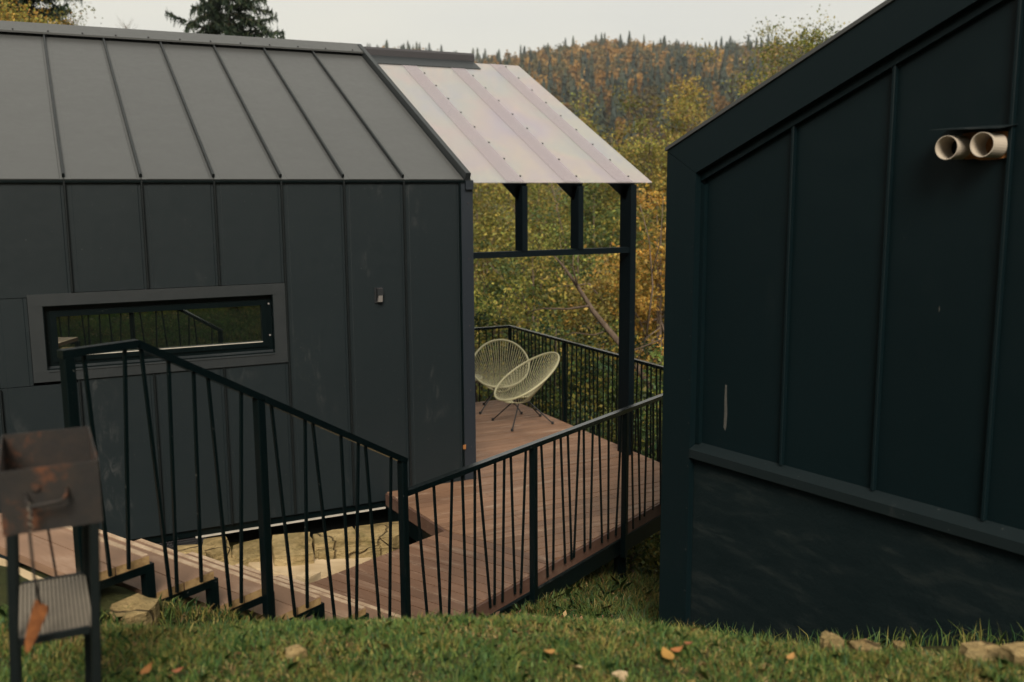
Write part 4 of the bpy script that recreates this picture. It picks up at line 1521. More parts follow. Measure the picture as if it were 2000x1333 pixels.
def pick(pal, N, jitter=0.22, idx=None):
    pal = np.array(pal)
    if idx is None:
        idx = rng.integers(0, len(pal), N)
    c = pal[idx] * (1 + jitter * rng.normal(size=(N, 1))) * (1 + 0.06 * rng.normal(size=(N, 3)))
    return np.clip(c, 0.004, 0.9)


def leafy_tree(name, base, h, crown_r, crown_h, n_clump, per, leaf, pal, label, group=None, trunk_r=0.08, lean=(0, 0), cat='tree', low=0.15, clump_r=0.22, limbs=7, parts=('trunk', 'crown')):
    base = np.array(base, float)
    root = thing(name, base, label, cat, group)
    topc = base + V(lean[0], lean[1], h)
    cz0 = h - crown_h
    cc = base + V(lean[0] * 0.7, lean[1] * 0.7, cz0 + crown_h / 2)
    mb_ = MB()
    trunk = [base + V(lean[0] * t_ ** 1.5 + 0.06 * h * 0.1 * math.sin(t_ * 5 + base[0]), lean[1] * t_ ** 1.5 + 0.006 * h * math.cos(t_ * 4), h * 0.92 * t_ - (0.3 if t_ == 0 else 0)) for t_ in np.linspace(0, 1, 9)]
    mb_.tube(trunk, [trunk_r * (1 - 0.85 * t_) for t_ in np.linspace(0, 1, 9)], 7)
    # clumps
    d = rng.normal(size=(n_clump, 3))
    d /= np.linalg.norm(d, axis=1)[:, None]
    rr = rng.uniform(0.25, 1.0, n_clump) ** 0.5
    wob = 1 + 0.22 * np.sin(d[:, 0] * 4 + base[0] * 3) * np.cos(d[:, 2] * 5 + base[1]) + 0.14 * rng.normal(size=n_clump)
    cl = cc + d * (rr * wob)[:, None] * V(crown_r, crown_r, crown_h / 2)
    for k in range(limbs):
        tgt = cl[rng.integers(0, n_clump)]
        t_ = rng.uniform(0.25, 0.8)
        s0 = base + V(lean[0] * t_ ** 1.5, lean[1] * t_ ** 1.5, h * 0.92 * t_)
        mid = (s0 + tgt) / 2 + V(0, 0, 0.08 * h * rng.uniform(-0.3, 1))
        mb_.tube([s0, mid, tgt], [trunk_r * (0.55 - 0.35 * t_), trunk_r * 0.28, trunk_r * 0.08], 5)
    mb_.build(parts[0], 'bark', root, smooth=True)
    N = n_clump * per
    ci = np.repeat(np.arange(n_clump), per)
    pos = cl[ci] + rng.normal(size=(N, 3)) * clump_r * rng.uniform(0.6, 1.5, (n_clump, 1))[ci] * V(1, 1, 0.7)
    okp = ~((pos[:, 0] < 6.15) & (pos[:, 1] < 12.4) & (pos[:, 2] > -0.35))
    pos, ci = pos[okp], ci[okp]
    N = len(pos)
    cidx = rng.integers(0, len(pal), n_clump)
    li = np.where(rng.random(N) < 0.65, cidx[ci], rng.integers(0, len(pal), N))
    tone = (1 + 0.28 * rng.normal(size=(n_clump, 1)).clip(-1.6, 1.8))[ci]
    quads_object(parts[1], leaf_quads(pos, leaf), np.clip(pick(pal, N, 0.2, li) * tone, 0.004, 0.8), 'leaf', root)
    return root


GOLD = [(0.300, 0.216, 0.046), (0.240, 0.184, 0.046), (0.360, 0.264, 0.058), (0.173, 0.152, 0.039), (0.277, 0.168, 0.036), (0.150, 0.120, 0.036)]
OLIVE = [(0.203, 0.196, 0.042), (0.158, 0.170, 0.039), (0.240, 0.212, 0.047), (0.128, 0.133, 0.034), (0.277, 0.221, 0.046), (0.195, 0.145, 0.036)]
GREEN = [(0.057, 0.087, 0.024), (0.081, 0.108, 0.026), (0.041, 0.069, 0.022), (0.149, 0.158, 0.031), (0.230, 0.195, 0.038), (0.068, 0.090, 0.026)]
DARKG = [(0.026, 0.049, 0.020), (0.041, 0.068, 0.022), (0.034, 0.057, 0.022), (0.090, 0.105, 0.026), (0.180, 0.155, 0.033)]
ORANGE = [(0.360, 0.194, 0.033), (0.288, 0.175, 0.033), (0.408, 0.250, 0.055), (0.192, 0.138, 0.033)]


def put(px, dist):
    q_ = at(px, 600, dist)
    return V(q_[0], q_[1], gz(q_[0], q_[1]))


def ztop_at(px, py, dist):
    return at(px, py, dist)[2]


# trees beyond the deck: (pixel column, distance, pixel row of the top, crown radius, palette, label)
BACK = [(1105, 46, 205, 2.6, OLIVE, 'olive brown autumn tree just right of the canopy top corner'),
        (1190, 44, 215, 2.7, OLIVE, 'broad olive gold tree in the gap beside the canopy slope'),
        (1262, 40, 178, 2.6, OLIVE, 'tallest golden green tree above the canopy eave'),
        (1340, 42, 185, 2.4, GOLD, 'golden birch crown close to the right cabin eave'),
        (1020, 40, 300, 3.0, OLIVE, 'brownish tree seen between the first short canopy posts'),
        (930, 38, 330, 2.8, OLIVE, 'dull olive tree behind the left cabin corner'),
        (1160, 36, 330, 2.6, GREEN, 'greenish tree seen between the second and third canopy posts'),
        (1400, 52, 190, 3.0, GOLD, 'yellow tree mostly hidden by the right cabin eave'),
        (1490, 40, 250, 3.0, OLIVE, 'olive tree standing wholly behind the right cabin end'),
        (1640, 38, 240, 3.2, GREEN, 'green tree standing wholly behind the right cabin roof')]
for (px, ds, py, cr, pal, lab) in BACK:
    b_ = put(px, ds)
    zt_ = ztop_at(px, py, ds)
    hh_ = zt_ - b_[2]
    leafy_tree('autumn_tree', b_, hh_, cr, hh_ * 0.80, 190, 130, 0.12, pal, lab, 'autumn trees beyond the deck', 0.13, clump_r=0.30, limbs=30)
MID = [(950, 25, 470, 2.1, GREEN, 'green bush tree low behind the chairs by the cabin corner'),
       (1040, 24, 450, 2.0, OLIVE, 'olive bush tree framed under the canopy beam'),
       (1130, 25, 430, 2.0, GREEN, 'leafy green tree right under the canopy beam'),
       (1215, 23, 470, 1.7, GOLD, 'yellowing tree behind the tall canopy post'),
       (1290, 22, 400, 1.5, ORANGE, 'orange yellow tree beside the edge of the right cabin'),
       (1370, 24, 420, 1.8, GOLD, 'golden tree hidden behind the right cabin corner'),
       (870, 26, 470, 2.2, OLIVE, 'olive tree behind the left cabin end')]
for (px, ds, py, cr, pal, lab) in MID:
    b_ = put(px, ds)
    zt_ = ztop_at(px, py, ds)
    hh_ = zt_ - b_[2]
    leafy_tree('autumn_tree', b_, hh_, cr, hh_ * 0.82, 130, 90, 0.095, pal, lab, 'bushy trees below the deck', 0.09, clump_r=0.20, limbs=28)
SHR = [(930, 16.5, 560, 1.3, GREEN, 'dark green shrub against the cabin corner below the beam'),
       (1010, 17, 590, 1.3, DARKG, 'dense dark shrub directly behind the upright rope chair'),
       (1085, 16, 600, 1.2, DARKG, 'dark shrub behind the middle post of the far railing'),
       (1150, 15.5, 640, 1.2, GREEN, 'green shrub with yellow leaves behind the far railing'),
       (1225, 15, 640, 1.2, DARKG, 'shrub behind the foot of the tall canopy post'),
       (1290, 14.5, 620, 1.1, GREEN, 'shrub with bare twigs beside the right cabin wall'),
       (1130, 13.0, 790, 1.1, DARKG, 'low dark bush below the far deck edge'),
       (1240, 12.2, 800, 1.1, DARKG, 'low bush below the deck next to the right cabin'),
       (1030, 14.5, 760, 1.1, DARKG, 'low bush below the deck behind the chairs')]
for (px, ds, py, cr, pal, lab) in SHR:
    b_ = put(px, ds)
    zt_ = ztop_at(px, py, ds)
    hh_ = max(zt_ - b_[2], 0.8)
    leafy_tree('shrub', b_, hh_, cr, hh_ * 0.95, 110, 90, 0.075, pal, lab, 'shrubs below the deck', 0.04, cat='shrub', clump_r=0.15, limbs=24, parts=('stem', 'foliage'))

# bare leaning trunk with forking branches behind the far railing
D0 = 14.6
bare = thing('bare_tree', put(1290, 14.2), 'bare leaning trunk with forked branches behind the far railing', 'tree')
bp = lambda x, y, d_: at(x, y, d_)
mb = MB()
mb.tube([put(1300, 14.2) - V(0, 0, 0.3), bp(1275, 760, 14.3), bp(1210, 670, 14.4), bp(1160, 610, 14.5), bp(1125, 555, 14.6), bp(1100, 520, 14.7), bp(1082, 500, 14.8)], [0.07, 0.062, 0.05, 0.040, 0.030, 0.020, 0.010], 7)
mb.build('trunk', 'bark', bare, smooth=True)
for pts, r0 in (([(1150, 598), (1110, 604), (1060, 603), (1030, 610)], 0.022), ([(1128, 558), (1118, 520), (1122, 480)], 0.016),
                ([(1190, 645), (1160, 655), (1120, 650), (1090, 662)], 0.014), ([(1240, 715), (1262, 660), (1290, 640)], 0.022), ([(1225, 690), (1300, 660), (1330, 640)], 0.016),
                ([(1262, 660), (1275, 560), (1268, 470), (1250, 400)], 0.018), ([(1272, 540), (1290, 470), (1296, 380)], 0.012)):
    mb = MB()
    mb.tube([bp(x, y, 14.5) for x, y in pts], [r0 * (1 - 0.7 * k / (len(pts) - 1)) for k in range(len(pts))], 5)
    mb.build('branch', 'bark', bare, smooth=True)


def spruce(base, h, rad, label, seed, density=1.0, group=None, droop=0.20):
    base = np.array(base, float)
    root = thing('spruce_tree', base, label, 'tree', group)
    MB().tube([base + V(0, 0, h * t_ - (0.4 if t_ == 0 else 0)) for t_ in np.linspace(0, 1, 7)], [0.02 * h * (1 - 0.93 * t_) * 0.8 for t_ in np.linspace(0, 1, 7)], 7).build('trunk', 'bark', root, smooth=True)
    r_ = np.random.default_rng(seed)
    P_, C_ = [], []
    br = MB()
    lev = int(h / 0.30)
    for i in range(lev):
        t_ = 0.12 + 0.87 * i / lev
        L = rad * (1 - t_) ** 0.85 * 1.12
        nb_ = int(9 * density) + 1
        for k in range(nb_):
            a_ = 2 * math.pi * (k + r_.uniform(-0.4, 0.4)) / nb_ + i * 1.3
            Lk = L * r_.uniform(0.45, 1.15)
            z0 = h * t_ + r_.uniform(-0.12, 0.12)
            dirv = V(math.cos(a_), math.sin(a_), 0)
            bpts = []
            dk = droop * r_.uniform(-0.2, 1.5)
            for u_ in np.linspace(0, 1, 6):
                bpts.append(base + V(0, 0, z0) + dirv * Lk * u_ + V(0, 0, Lk * (0.16 * u_ - dk * 2.0 * u_ ** 2)))
            br.tube(bpts, [0.022 * (1 - 0.8 * u_) for u_ in np.linspace(0, 1, 6)], 4)
            m_ = int(170 * Lk) + 14
            u_ = r_.uniform(0.12, 1.02, m_)
            B_ = np.array(bpts)
            ix = np.clip(u_ * 5, 0, 4.999)
            i0 = ix.astype(int)
            fr2 = (ix - i0)[:, None]
            pos = B_[i0] * (1 - fr2) + B_[i0 + 1] * fr2
            side = np.cross(dirv, (0, 0, 1))
            wd = (0.20 * Lk * (1.02 - u_) * (0.35 + 0.65 * r_.random(m_)) + 0.07)
            sgn = r_.choice([-1, 1], m_)
            tip_ = side[None, :] * (sgn * wd * r_.uniform(0.25, 1, m_))[:, None] + dirv[None, :] * (wd * 0.7)[:, None]
            tip_[:, 2] += r_.normal(-0.08, 0.11, m_)
            wv = np.cross(tip_, r_.normal(size=(m_, 3)))
            wv /= np.linalg.norm(wv, axis=1)[:, None] + 1e-9
            wv *= (0.012 + 0.014 * r_.random(m_))[:, None]
            q4 = np.stack([pos - wv, pos + wv, pos + tip_ + wv * 0.35, pos + tip_ - wv * 0.35], 1)
            P_.append(q4)
            C_.append(pick([(0.016, 0.030, 0.018), (0.022, 0.038, 0.020), (0.012, 0.024, 0.016), (0.034, 0.046, 0.020)], m_, 0.25))
    br.build('branches', 'bark', root)
    quads_object('crown', np.concatenate(P_), np.concatenate(C_), 'needle', root)
    return root


b_ = put(474, 34)
zt_ = ztop_at(446, -75, 34)
spruce((b_[0], b_[1], -1.5), zt_ + 1.5, 8.0, 'dark spruce with open drooping branches behind the roof ridge', 3, 0.72, droop=0.26)
b_ = put(70, 40)
spruce((b_[0], b_[1], -2.0), ztop_at(38, -330, 40) + 2.0, 5.0, 'dense dark spruce at the far left above the roof', 4, 1.3)
for px, ds, py, cr, lab in ((20, 30, 12, 1.5, 'golden birch top at the left picture edge above the roof'), (88, 29, 34, 1.1, 'yellow green birch top right of the far left spruce'), (135, 31, 40, 0.8, 'thin yellow birch twig top above the roof near the spruce')):
    q_ = put(px, ds)
    b_ = V(q_[0], q_[1], -1.5)
    hh_ = ztop_at(px, py, ds) + 1.5
    leafy_tree('birch_tree', b_, hh_, cr, 2.8, 170, 130, 0.080, ORANGE + OLIVE, lab, 'birch tops behind the roof', 0.07, clump_r=0.25, limbs=14)
for px, ds, py, lab in ((185, 60, 42, 'faint bare tree top above the roof left of the spruce'), (282, 62, 52, 'faint bare twig top just left of the spruce')):
    q_ = put(px, ds)
    b_ = V(q_[0], q_[1], -2)
    root = thing('bare_tree', b_, lab, 'tree', 'faint bare trees behind the roof')
    zt_ = ztop_at(px, py, ds)
    mb = MB()
    mb.tube([b_ - V(0, 0, 0.3), V(b_[0], b_[1], zt_)], [0.10, 0.01], 6)
    mb.build('trunk', 'bark', root)
    mb = MB()
    for k in range(170):
        z0 = zt_ - rnd.uniform(0.1, 6)
        a_ = rnd.uniform(0, 6.28)
        L = rnd.uniform(0.2, 0.55) * (1 + (zt_ - z0) * 0.35)
        s0 = V(b_[0], b_[1], z0)
        mb.tube([s0, s0 + V(math.cos(a_) * L, math.sin(a_) * L, L * 1.3)], [0.012, 0.004], 3)
    mb.build('twigs', 'bark', root)
for px, ds, py, cr, lab in ((1512, 36, 116, 1.3, 'green yellow tree rising behind the right cabin roof edge'), (1572, 34, 84, 0.5, 'slender green tree tip behind the right cabin roof edge'), (1598, 35, 118, 1.4, 'wide green tree half hidden by the right cabin roof edge')):
    b_ = put(px, ds)
    hh_ = ztop_at(px, py, ds) - b_[2]
    leafy_tree('autumn_tree', b_, hh_, cr, hh_ * 0.6, 420, 120, 0.095, [(0.115, 0.135, 0.028), (0.18, 0.170, 0.034), (0.08, 0.105, 0.026), (0.22, 0.18, 0.04)], lab, 'trees behind the right cabin', 0.10, clump_r=0.36, limbs=10)


# ------------------------------------------------------------------ wooded hill
def far_conifer(seed):
    r_ = np.random.default_rng(seed)
    n = 120
    t_ = np.sort(r_.uniform(0.06, 1, n))
    rad = 0.135 * (1 - t_) ** 0.8 * r_.uniform(0.6, 1.15, n) + 0.010
    a_ = r_.uniform(0, 2 * math.pi, n)
    p0 = np.c_[0.2 * rad * np.cos(a_), 0.2 * rad * np.sin(a_), t_ + 0.03]
    out = np.c_[rad * np.cos(a_), rad * np.sin(a_), t_ - 0.055]
    sd = np.c_[-np.sin(a_), np.cos(a_), np.zeros(n)] * (0.018 + 0.22 * rad)[:, None]
    q4 = np.stack([p0 - sd * 0.3, p0 + sd * 0.3, out + sd, out - sd], 1)
    return q4


def far_leafy(seed):
    r_ = np.random.default_rng(seed)
    n = 150
    d = r_.normal(size=(n, 3))
    d /= np.linalg.norm(d, axis=1)[:, None]
    rr = r_.uniform(0.5, 1, n)[:, None]
    c = V(0, 0, 0.62) + d * rr * V(0.19, 0.19, 0.36) * (1 + 0.2 * np.sin(d[:, :1] * 5 + seed))
    a = r_.normal(size=(n, 3))
    a /= np.linalg.norm(a, axis=1)[:, None]
    b = np.cross(a, r_.normal(size=(n, 3)))
    b /= np.linalg.norm(b, axis=1)[:, None]
    a, b = a * 0.042, b * 0.042
    q4 = np.stack([c - a, c + b, c + a, c - b], 1)
    tr_ = np.array([[(-0.010, 0, -0.02), (0.010, 0, -0.02), (0.006, 0, 0.5), (-0.006, 0, 0.5)], [(0, -0.010, -0.02), (0, 0.010, -0.02), (0, 0.006, 0.5), (0, -0.006, 0.5)]])
    return np.concatenate([tr_, q4])


CON = [far_conifer(s_) for s_ in (1, 2, 3, 4)]
LEA = [far_leafy(s_) for s_ in (5, 6, 7, 8)]
CPAL = [(0.018, 0.030, 0.022), (0.024, 0.036, 0.024), (0.014, 0.026, 0.021), (0.034, 0.042, 0.024)]
LPAL = [(0.260, 0.140, 0.033), (0.200, 0.113, 0.033), (0.300, 0.177, 0.050), (0.150, 0.102, 0.033), (0.110, 0.091, 0.035), (0.080, 0.076, 0.033)]


def hill_meshes(kind):
    out = []
    for i, q4 in enumerate(CON if kind == 'c' else LEA):
        for j, base_c in enumerate((CPAL if kind == 'c' else LPAL)[:3]):
            me_o = quads_object('hill_tree_source', q4, pick([base_c], len(q4), 0.22), 'needle' if kind == 'c' else 'leaf')
            me = me_o.data
            bpy.data.objects.remove(me_o)
            me.name = 'hill_spruce' if kind == 'c' else 'hill_birch'
            out.append(me)
    return out


HM = {'c': hill_meshes('c'), 'l': hill_meshes('l')}


def hill_tree(x, y, z, h, kind, label, group):
    o = bpy.data.objects.new('hill_spruce' if kind == 'c' else 'hill_birch', HM[kind][rnd.randrange(12)])
    COL.objects.link(o)
    o.location = (x, y, z - 0.2)
    w = h * rnd.uniform(0.9, 1.2)
    o.scale = (w, w, h)
    o.rotation_euler = (0, 0, rnd.uniform(0, 6.28))
    tag(o, label, 'tree', group)


def place(az, r):
    return r * math.sin(R(az)), r * math.cos(R(az))


# the skyline: trees one can tell apart
for k in range(150):
    az = 12.5 + 34 * (k + rnd.uniform(-0.45, 0.45)) / 150
    r = rnd.uniform(680, 715)
    x, y = place(az, r)
    kind = 'c' if rnd.random() < 0.55 else 'l'
    hgt = rnd.choice((10, 12, 13, 14, 16, 18)) * (1.0 if kind == 'c' else 0.72) * rnd.uniform(0.85, 1.1)
    hill_tree(x, y, gz(x, y), hgt, kind, 'dark spruce on the skyline of the wooded hill' if kind == 'c' else 'orange birch on the skyline of the wooded hill',
              'spruces along the hill skyline' if kind == 'c' else 'birches along the hill skyline')
# the slope below: one autumn wood
QV, QC = [[], []], [[], []]
NT_ = 3000
az = rng.uniform(11, 50, NT_)
r = np.sqrt(rng.uniform(300 ** 2, 690 ** 2, NT_))
r[:520] = rng.uniform(655, 712, 520)
X, Y = r * np.sin(np.radians(az)), r * np.cos(np.radians(az))
Z = ground_z(X, Y)
patch = np.sin(X * 0.021 + 1.3) * np.cos(Y * 0.017) + 0.6 * np.sin(X * 0.06 + Y * 0.045)
for k in range(NT_):
    pc = 0.27 + 0.24 * patch[k] + (0.22 if r[k] < 450 else 0)
    con = rng.random() < pc
    q4 = (CON if con else LEA)[rng.integers(0, 4)]
    hgt = rng.uniform(14, 23) * (1 if con else 0.80)
    w = hgt * rng.uniform(1.0, 1.35)
    th = rng.uniform(0, 6.28)
    c_, s_ = math.cos(th), math.sin(th)
    q5 = np.stack([(q4[..., 0] * c_ - q4[..., 1] * s_) * w + X[k], (q4[..., 0] * s_ + q4[..., 1] * c_) * w + Y[k], q4[..., 2] * hgt + Z[k] - 0.3], -1)
    pal = CPAL if con else LPAL
    dull = 0.62 if (not con and r[k] < 450) else 1.0
    base_c = np.array(pal[rng.integers(0, len(pal))]) * rng.uniform(0.8, 1.2) * dull
    QV[0 if con else 1].append(q5)
    QC[0 if con else 1].append(np.clip(base_c * (1 + 0.2 * rng.normal(size=(len(q5), 1))), 0.004, 0.8))
tag(quads_object('hillside_wood', np.concatenate(QV[0]), np.concatenate(QC[0]), 'needle'), 'dark spruces filling the slope of the far hill', 'wood', kind='stuff')
tag(quads_object('hillside_wood', np.concatenate(QV[1]), np.concatenate(QC[1]), 'leaf'), 'orange and brown autumn trees covering the far hill', 'wood', kind='stuff')


# ------------------------------------------------------------------ grass
def blades(px, py, hgt, width, cols, bend=0.6):
    """curved two-segment blades -> (N,5,3) pentagons"""
    N = len(px)
    z = ground_z(px, py)
    a_ = rng.uniform(0, 2 * math.pi, N)
    d = np.c_[np.cos(a_), np.sin(a_), np.zeros(N)]
    f_ = rng.uniform(0, 2 * math.pi, N)
    sd = np.c_[np.cos(f_), np.sin(f_), np.zeros(N)] * (width * 0.5)[:, None]
    b = np.c_[px, py, z - 0.004]
    k = (rng.uniform(0.15, 1.0, N) * bend)[:, None]
    mid = b + np.c_[np.zeros(N), np.zeros(N), hgt * 0.55] + d * k * (hgt * 0.30)[:, None]
    tip = b + np.c_[np.zeros(N), np.zeros(N), hgt * (1 - 0.35 * k[:, 0])] + d * k * (hgt * 0.95)[:, None]
    return np.stack([b - sd, b + sd, mid + sd * 0.8, tip, mid - sd * 0.8], 1)


def fbm(x, y, s_):
    return (np.sin(x * 3.1 * s_ + 1.7 * np.sin(y * 2.3 * s_)) + np.sin(y * 4.3 * s_ + 2.1 * np.sin(x * 1.9 * s_ + 1)) + 0.7 * np.sin((x + y) * 7.7 * s_ + 3 * np.sin(x * 5 * s_))) / 2.7


GP = np.array([(0.070, 0.138, 0.036), (0.104, 0.166, 0.040), (0.155, 0.198, 0.046), (0.255, 0.228, 0.062), (0.38, 0.30, 0.10), (0.245, 0.158, 0.052), (0.036, 0.090, 0.036)])


def grass_patch(name, label, N, r0, r1, pxr, h0, h1, dark=1.0, keep=None, wscale=1.0):
    d = np.sqrt(rng.uniform(r0 ** 2, r1 ** 2, N))
    pxs = rng.uniform(pxr[0], pxr[1], N)
    dirs = np.arctan2((pxs - 1000) / FPX, 1.0) + YAW
    x, y = d * np.sin(dirs), d * np.cos(dirs)
    f1 = fbm(x, y, 1.6)
    f2 = fbm(x + 7, y - 3, 4.5)
    f3 = fbm(x - 2, y + 5, 0.8)
    kp = rng.random(N) < np.clip(0.86 + 0.30 * f2, 0.25, 1)
    if keep is not None:
        kp &= keep(x, y)
    x, y, f1, f2, f3 = (q_[kp] for q_ in (x, y, f1, f2, f3))
    n = len(x)
    dry = 0.13 + 0.26 * f1 + 0.22 * f3 + 0.16 * f2 + 0.15 * smooth01(2.4, 3.2, x)
    u_ = rng.random(n)
    idx = np.where(u_ < dry, rng.choice([3, 4, 5, 3], n), rng.choice([0, 1, 2, 6, 1], n))
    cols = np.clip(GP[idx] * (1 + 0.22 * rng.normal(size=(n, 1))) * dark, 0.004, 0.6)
    hg = (h0 + (h1 - h0) * rng.beta(1.3, 2.2, n)) * (1 + 0.35 * f2) * np.where(rng.random(n) < 0.05, 1.6, 1)
    wd = rng.uniform(0.0020, 0.0048, n) * wscale
    q5 = blades(x, y, hg, wd, cols, 1.0)
    return tag(quads_object(name, q5, cols, 'blade', nper=5), label, 'grass', kind='stuff')


rail_side = lambda x, y: ((x - P0[0]) * NC[0] + (y - P0[1]) * NC[1] < -0.10)
offB = lambda x, y: ((x - BX) * NB[0] + (y - BY) * NB[1] < -0.09) | ((x - BX) * EB[0] + (y - BY) * EB[1] < -1.04)
grass_patch('lawn_grass', 'short mixed green and straw lawn in the foreground', 150000, 2.55, 4.1, (-250, 2250), 0.016, 0.048, keep=lambda x, y: rail_side(x, y) & offB(x, y))
grass_patch('lawn_grass', 'short lawn left of the grill beyond the picture edge', 60000, 2.2, 5.2, (-2600, -250), 0.018, 0.05, keep=rail_side, wscale=1.5)
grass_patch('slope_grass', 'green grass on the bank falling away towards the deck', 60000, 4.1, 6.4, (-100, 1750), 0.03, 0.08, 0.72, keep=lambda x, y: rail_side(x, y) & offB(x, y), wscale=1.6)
under = lambda x, y: (((x - P0[0]) * EC[0] + (y - P0[1]) * EC[1]) > -0.3)
grass_patch('bank_grass', 'dark shaded grass on the bank between deck and right cabin', 60000, 6.0, 10.5, (980, 1420), 0.05, 0.14, 0.55, keep=lambda x, y: under(x, y) & offB(x, y), wscale=2.4)  # shade between deck and cabin is put into the blade colour
# thatch lying flat between the blades, and taller tufts
N_ = 26000
d_ = np.sqrt(rng.uniform(2.55 ** 2, 4.0 ** 2, N_))
th_ = np.arctan2((rng.uniform(-250, 2250, N_) - 1000) / FPX, 1.0) + YAW
x_, y_ = d_ * np.sin(th_), d_ * np.cos(th_)
k_ = rail_side(x_, y_) & offB(x_, y_) & (rng.random(N_) < np.clip(0.5 + 0.7 * fbm(x_ + 3, y_ + 1, 2.2), 0.08, 1))
x_, y_ = x_[k_], y_[k_]
c_ = np.clip(np.array([(0.30, 0.215, 0.085), (0.22, 0.145, 0.060), (0.38, 0.28, 0.12), (0.15, 0.095, 0.045)])[rng.integers(0, 4, len(x_))] * (1 + 0.2 * rng.normal(size=(len(x_), 1))), 0.01, 0.6)
tag(quads_object('thatch', blades(x_, y_, rng.uniform(0.018, 0.034, len(x_)), rng.uniform(0.003, 0.006, len(x_)), c_, 2.6), c_, 'blade', nper=5), 'dry straw thatch matted between the lawn blades', 'grass', kind='stuff')
tcx_, tcy_ = [], []
for k in range(170):
    dd_ = rnd.uniform(2.6, 3.95)
    aa_ = math.atan2((rnd.uniform(-150, 2150) - 1000) / FPX, 1.0) + YAW
    n_ = rnd.randint(25, 70)
    sp_ = rnd.uniform(0.012, 0.035)
    tcx_.append(dd_ * math.sin(aa_) + rng.normal(size=n_) * sp_)
    tcy_.append(dd_ * math.cos(aa_) + rng.normal(size=n_) * sp_)
x_, y_ = np.concatenate(tcx_), np.concatenate(tcy_)
k_ = rail_side(x_, y_) & offB(x_, y_)
x_, y_ = x_[k_], y_[k_]
c_ = np.clip(GP[rng.choice([0, 1, 2, 6, 0], len(x_))] * (1 + 0.2 * rng.normal(size=(len(x_), 1))), 0.01, 0.6)
tag(quads_object('grass_tufts', blades(x_, y_, rng.uniform(0.025, 0.070, len(x_)), rng.uniform(0.0024, 0.0050, len(x_)), c_, 1.0), c_, 'blade', nper=5), 'taller green tufts standing out of the lawn', 'grass', kind='stuff')
# tufts against the right cabin wall
ss = rng.uniform(-1.0, 2.2, 900)
oo = rng.uniform(0.08, 0.30, 900)
tx = BX + EB[0] * ss - NB[0] * oo
ty = BY + EB[1] * ss - NB[1] * oo
tc = GP[rng.choice([0, 1, 2, 3, 6], 900)]
tag(quads_object('tall_grass', blades(tx, ty, rng.uniform(0.06, 0.16, 900), rng.uniform(0.003, 0.006, 900), tc, 0.8), tc, 'blade', nper=5), 'taller grass tufts along the foot of the right cabin', 'grass', kind='stuff')

# ground litter: straw and dead leaves on the bank
nl_ = 2600
lx_ = rng.uniform(2.6, 5.4, nl_)
ly_ = rng.uniform(4.6, 7.6, nl_)
kk = (rail_side(lx_, ly_) | (((lx_ - P0[0]) * EC[0] + (ly_ - P0[1]) * EC[1]) > -0.2)) & offB(lx_, ly_)
lx_, ly_ = lx_[kk], ly_[kk]
lp = np.c_[lx_, ly_, ground_z(lx_, ly_) + rng.uniform(0.005, 0.05, len(lx_))]
tag(quads_object('leaf_litter', leaf_quads(lp, 0.045), pick([(0.25, 0.14, 0.06), (0.16, 0.085, 0.04), (0.34, 0.22, 0.11), (0.12, 0.07, 0.04)], len(lp)), 'leaf'), 'brown dead leaves scattered on the bank by the deck', 'leaves', kind='stuff')


# single fallen leaves on the lawn
def fallen_leaf(px, py, size, col, label, curl, seed):
    r_ = random.Random(seed)
    d = 3.0
    for _ in range(30):                         # march to the lawn
        q_ = at(px, py, d)
        d += (q_[2] - gz(q_[0], q_[1]) - 0.045) * 1.2
    q_ = at(px, py, d)
    mat = NT('fallen_leaf')
    nz = mat.noise(mat.pos(), 60, 4, 0.6)
    mat.pbr(mat.mix(nz, tuple(c * 0.45 for c in col) + (1,), tuple(min(1, c * 0.8) for c in col) + (1,)), 0.7, 0, 0.3)
    M[mat.m.name] = mat.m
    prof = [(0, 0), (0.14, 0.20), (0.36, 0.33), (0.62, 0.30), (0.85, 0.14), (1.0, 0.0)]
    a_ = r_.uniform(0, 6.28)
    ax = V(math.cos(a_), math.sin(a_), r_.uniform(0.1, 0.5))
    ax /= np.linalg.norm(ax)
    sd = np.cross((0, 0, 1.0), ax)
    sd /= np.linalg.norm(sd)
    nn_ = np.cross(ax, sd)
    mb_ = MB()
    rows = []
    for (u_, w_) in prof:
        c = q_ + ax * (u_ - 0.5) * size + nn_ * (curl * size * (u_ - 0.5) ** 2 * 2)
        rows.append([c + sd * w_ * size + nn_ * curl * 0.6 * w_ * size, c, c - sd * w_ * size + nn_ * curl * 0.6 * w_ * size])
    vv = [p_ for rw in rows for p_ in rw]
    top_n = len(vv)
    vv += [p_ - nn_ * 0.0008 for p_ in vv]
    ff_ = []
    for i in range(len(rows) - 1):
        for j in range(2):
            f_ = (i * 3 + j, i * 3 + j + 1, (i + 1) * 3 + j + 1, (i + 1) * 3 + j)
            ff_ += [f_, tuple(top_n + k for k in f_[::-1])]
    mb_.add(vv, ff_)
    mb_.tube([q_ - ax * 0.5 * size, q_ - ax * 0.8 * size - V(0, 0, 0.004)], 0.0012, 4)
    tag(mb_.build('fallen_leaf', mat.m.name, smooth=True, origin=q_), label, 'leaf', 'fallen leaves on the lawn')


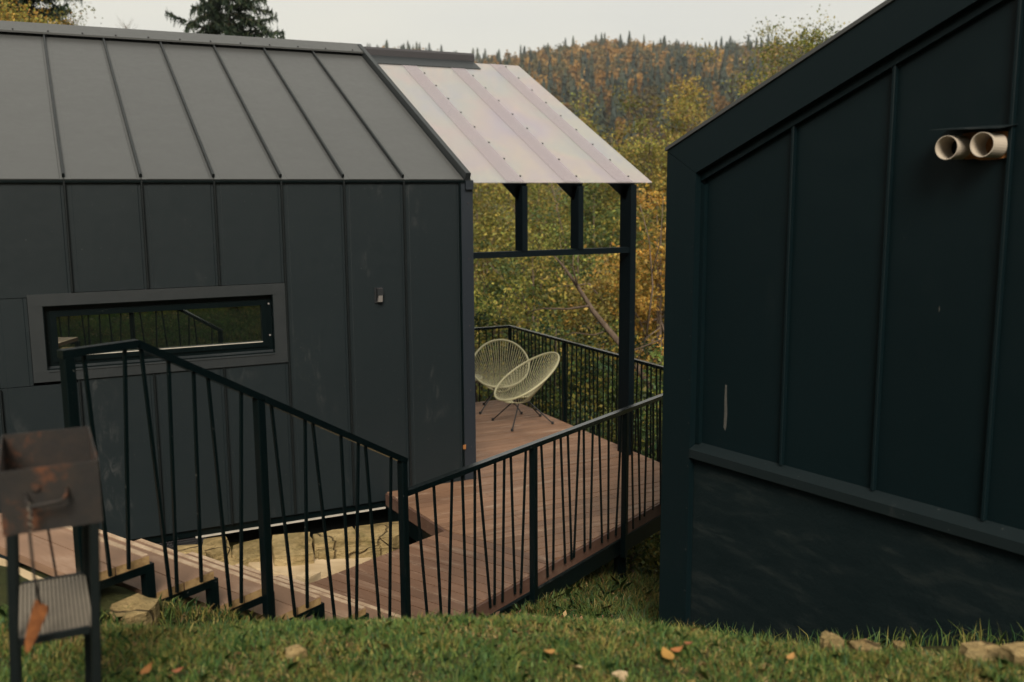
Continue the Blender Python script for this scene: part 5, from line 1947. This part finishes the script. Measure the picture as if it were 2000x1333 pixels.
for i, (px, py, sz, col, lab, cu) in enumerate([
        (1071, 1276, 0.050, (0.42, 0.22, 0.06), 'upright orange leaf in the centre of the lawn', 0.5),
        (1303, 1280, 0.066, (0.42, 0.23, 0.055), 'long yellow leaf on the lawn below the right cabin corner', 0.3),
        (1322, 1272, 0.050, (0.42, 0.16, 0.05), 'orange leaf touching the long yellow leaf', 0.5),
        (1128, 1306, 0.050, (0.48, 0.36, 0.18), 'straw coloured dry leaf near the bottom edge of the lawn', 0.4),
        (1345, 1258, 0.034, (0.30, 0.12, 0.05), 'small red brown leaf by the right cabin corner', 0.5),
        (288, 1310, 0.050, (0.36, 0.15, 0.04), 'orange brown leaf right of the grill leg', 0.5),
        (350, 1312, 0.042, (0.34, 0.12, 0.05), 'red brown leaf near the bottom left of the lawn', 0.6),
        (1545, 1284, 0.040, (0.46, 0.25, 0.08), 'small tan leaf on the lawn in front of the dark plaster wall', 0.4),
        (1690, 1252, 0.038, (0.44, 0.27, 0.12), 'pale leaf among the stones by the right cabin', 0.3)]):
    fallen_leaf(px, py, sz, col, lab, cu, 50 + i)

# marker stakes standing in the bank below the deck
for i, (px, y0, y1, lab) in enumerate([(1181, 1082, 1112, 'short grey stake in the shade under the deck'), (1246, 1042, 1095, 'grey stake in the grass between deck and right cabin'), (1276, 1030, 1098, 'slim stake close to the right cabin corner'),
                                       (1287, 1050, 1110, 'brown stake nearly touching the right cabin corner')]):
    d = 6.0
    for _ in range(40):
        q_ = at(px, y1, d)
        d += (q_[2] - gz(q_[0], q_[1])) * 0.8
    q_ = at(px, y1, d)
    tp_ = at(px, y0, d)
    o = MB().tube([q_ - V(0, 0, 0.12), V(q_[0] + 0.01, q_[1], tp_[2])], [0.020, 0.018], 7).build('stake', 'bark', origin=q_)
    tag(o, lab, 'stake', 'stakes below the deck')

# ------------------------------------------------------------------ valley haze
hz_m = NT('haze_air')
pv_ = hz_m.n('ShaderNodeVolumePrincipled')
pv_.inputs['Color'].default_value = (0.86, 0.88, 0.90, 1)
pv_.inputs['Density'].default_value = 0.00019
pv_.inputs['Anisotropy'].default_value = 0.2
hz_m.l(pv_.outputs[0], hz_m.out.inputs['Volume'])
M['haze_air'] = hz_m.m
tag(MB().box((-1550, -1550, -40), (1550, 1550, 150)).build('haze', 'haze_air'), 'thin autumn haze in the valley air', 'haze', kind='stuff')
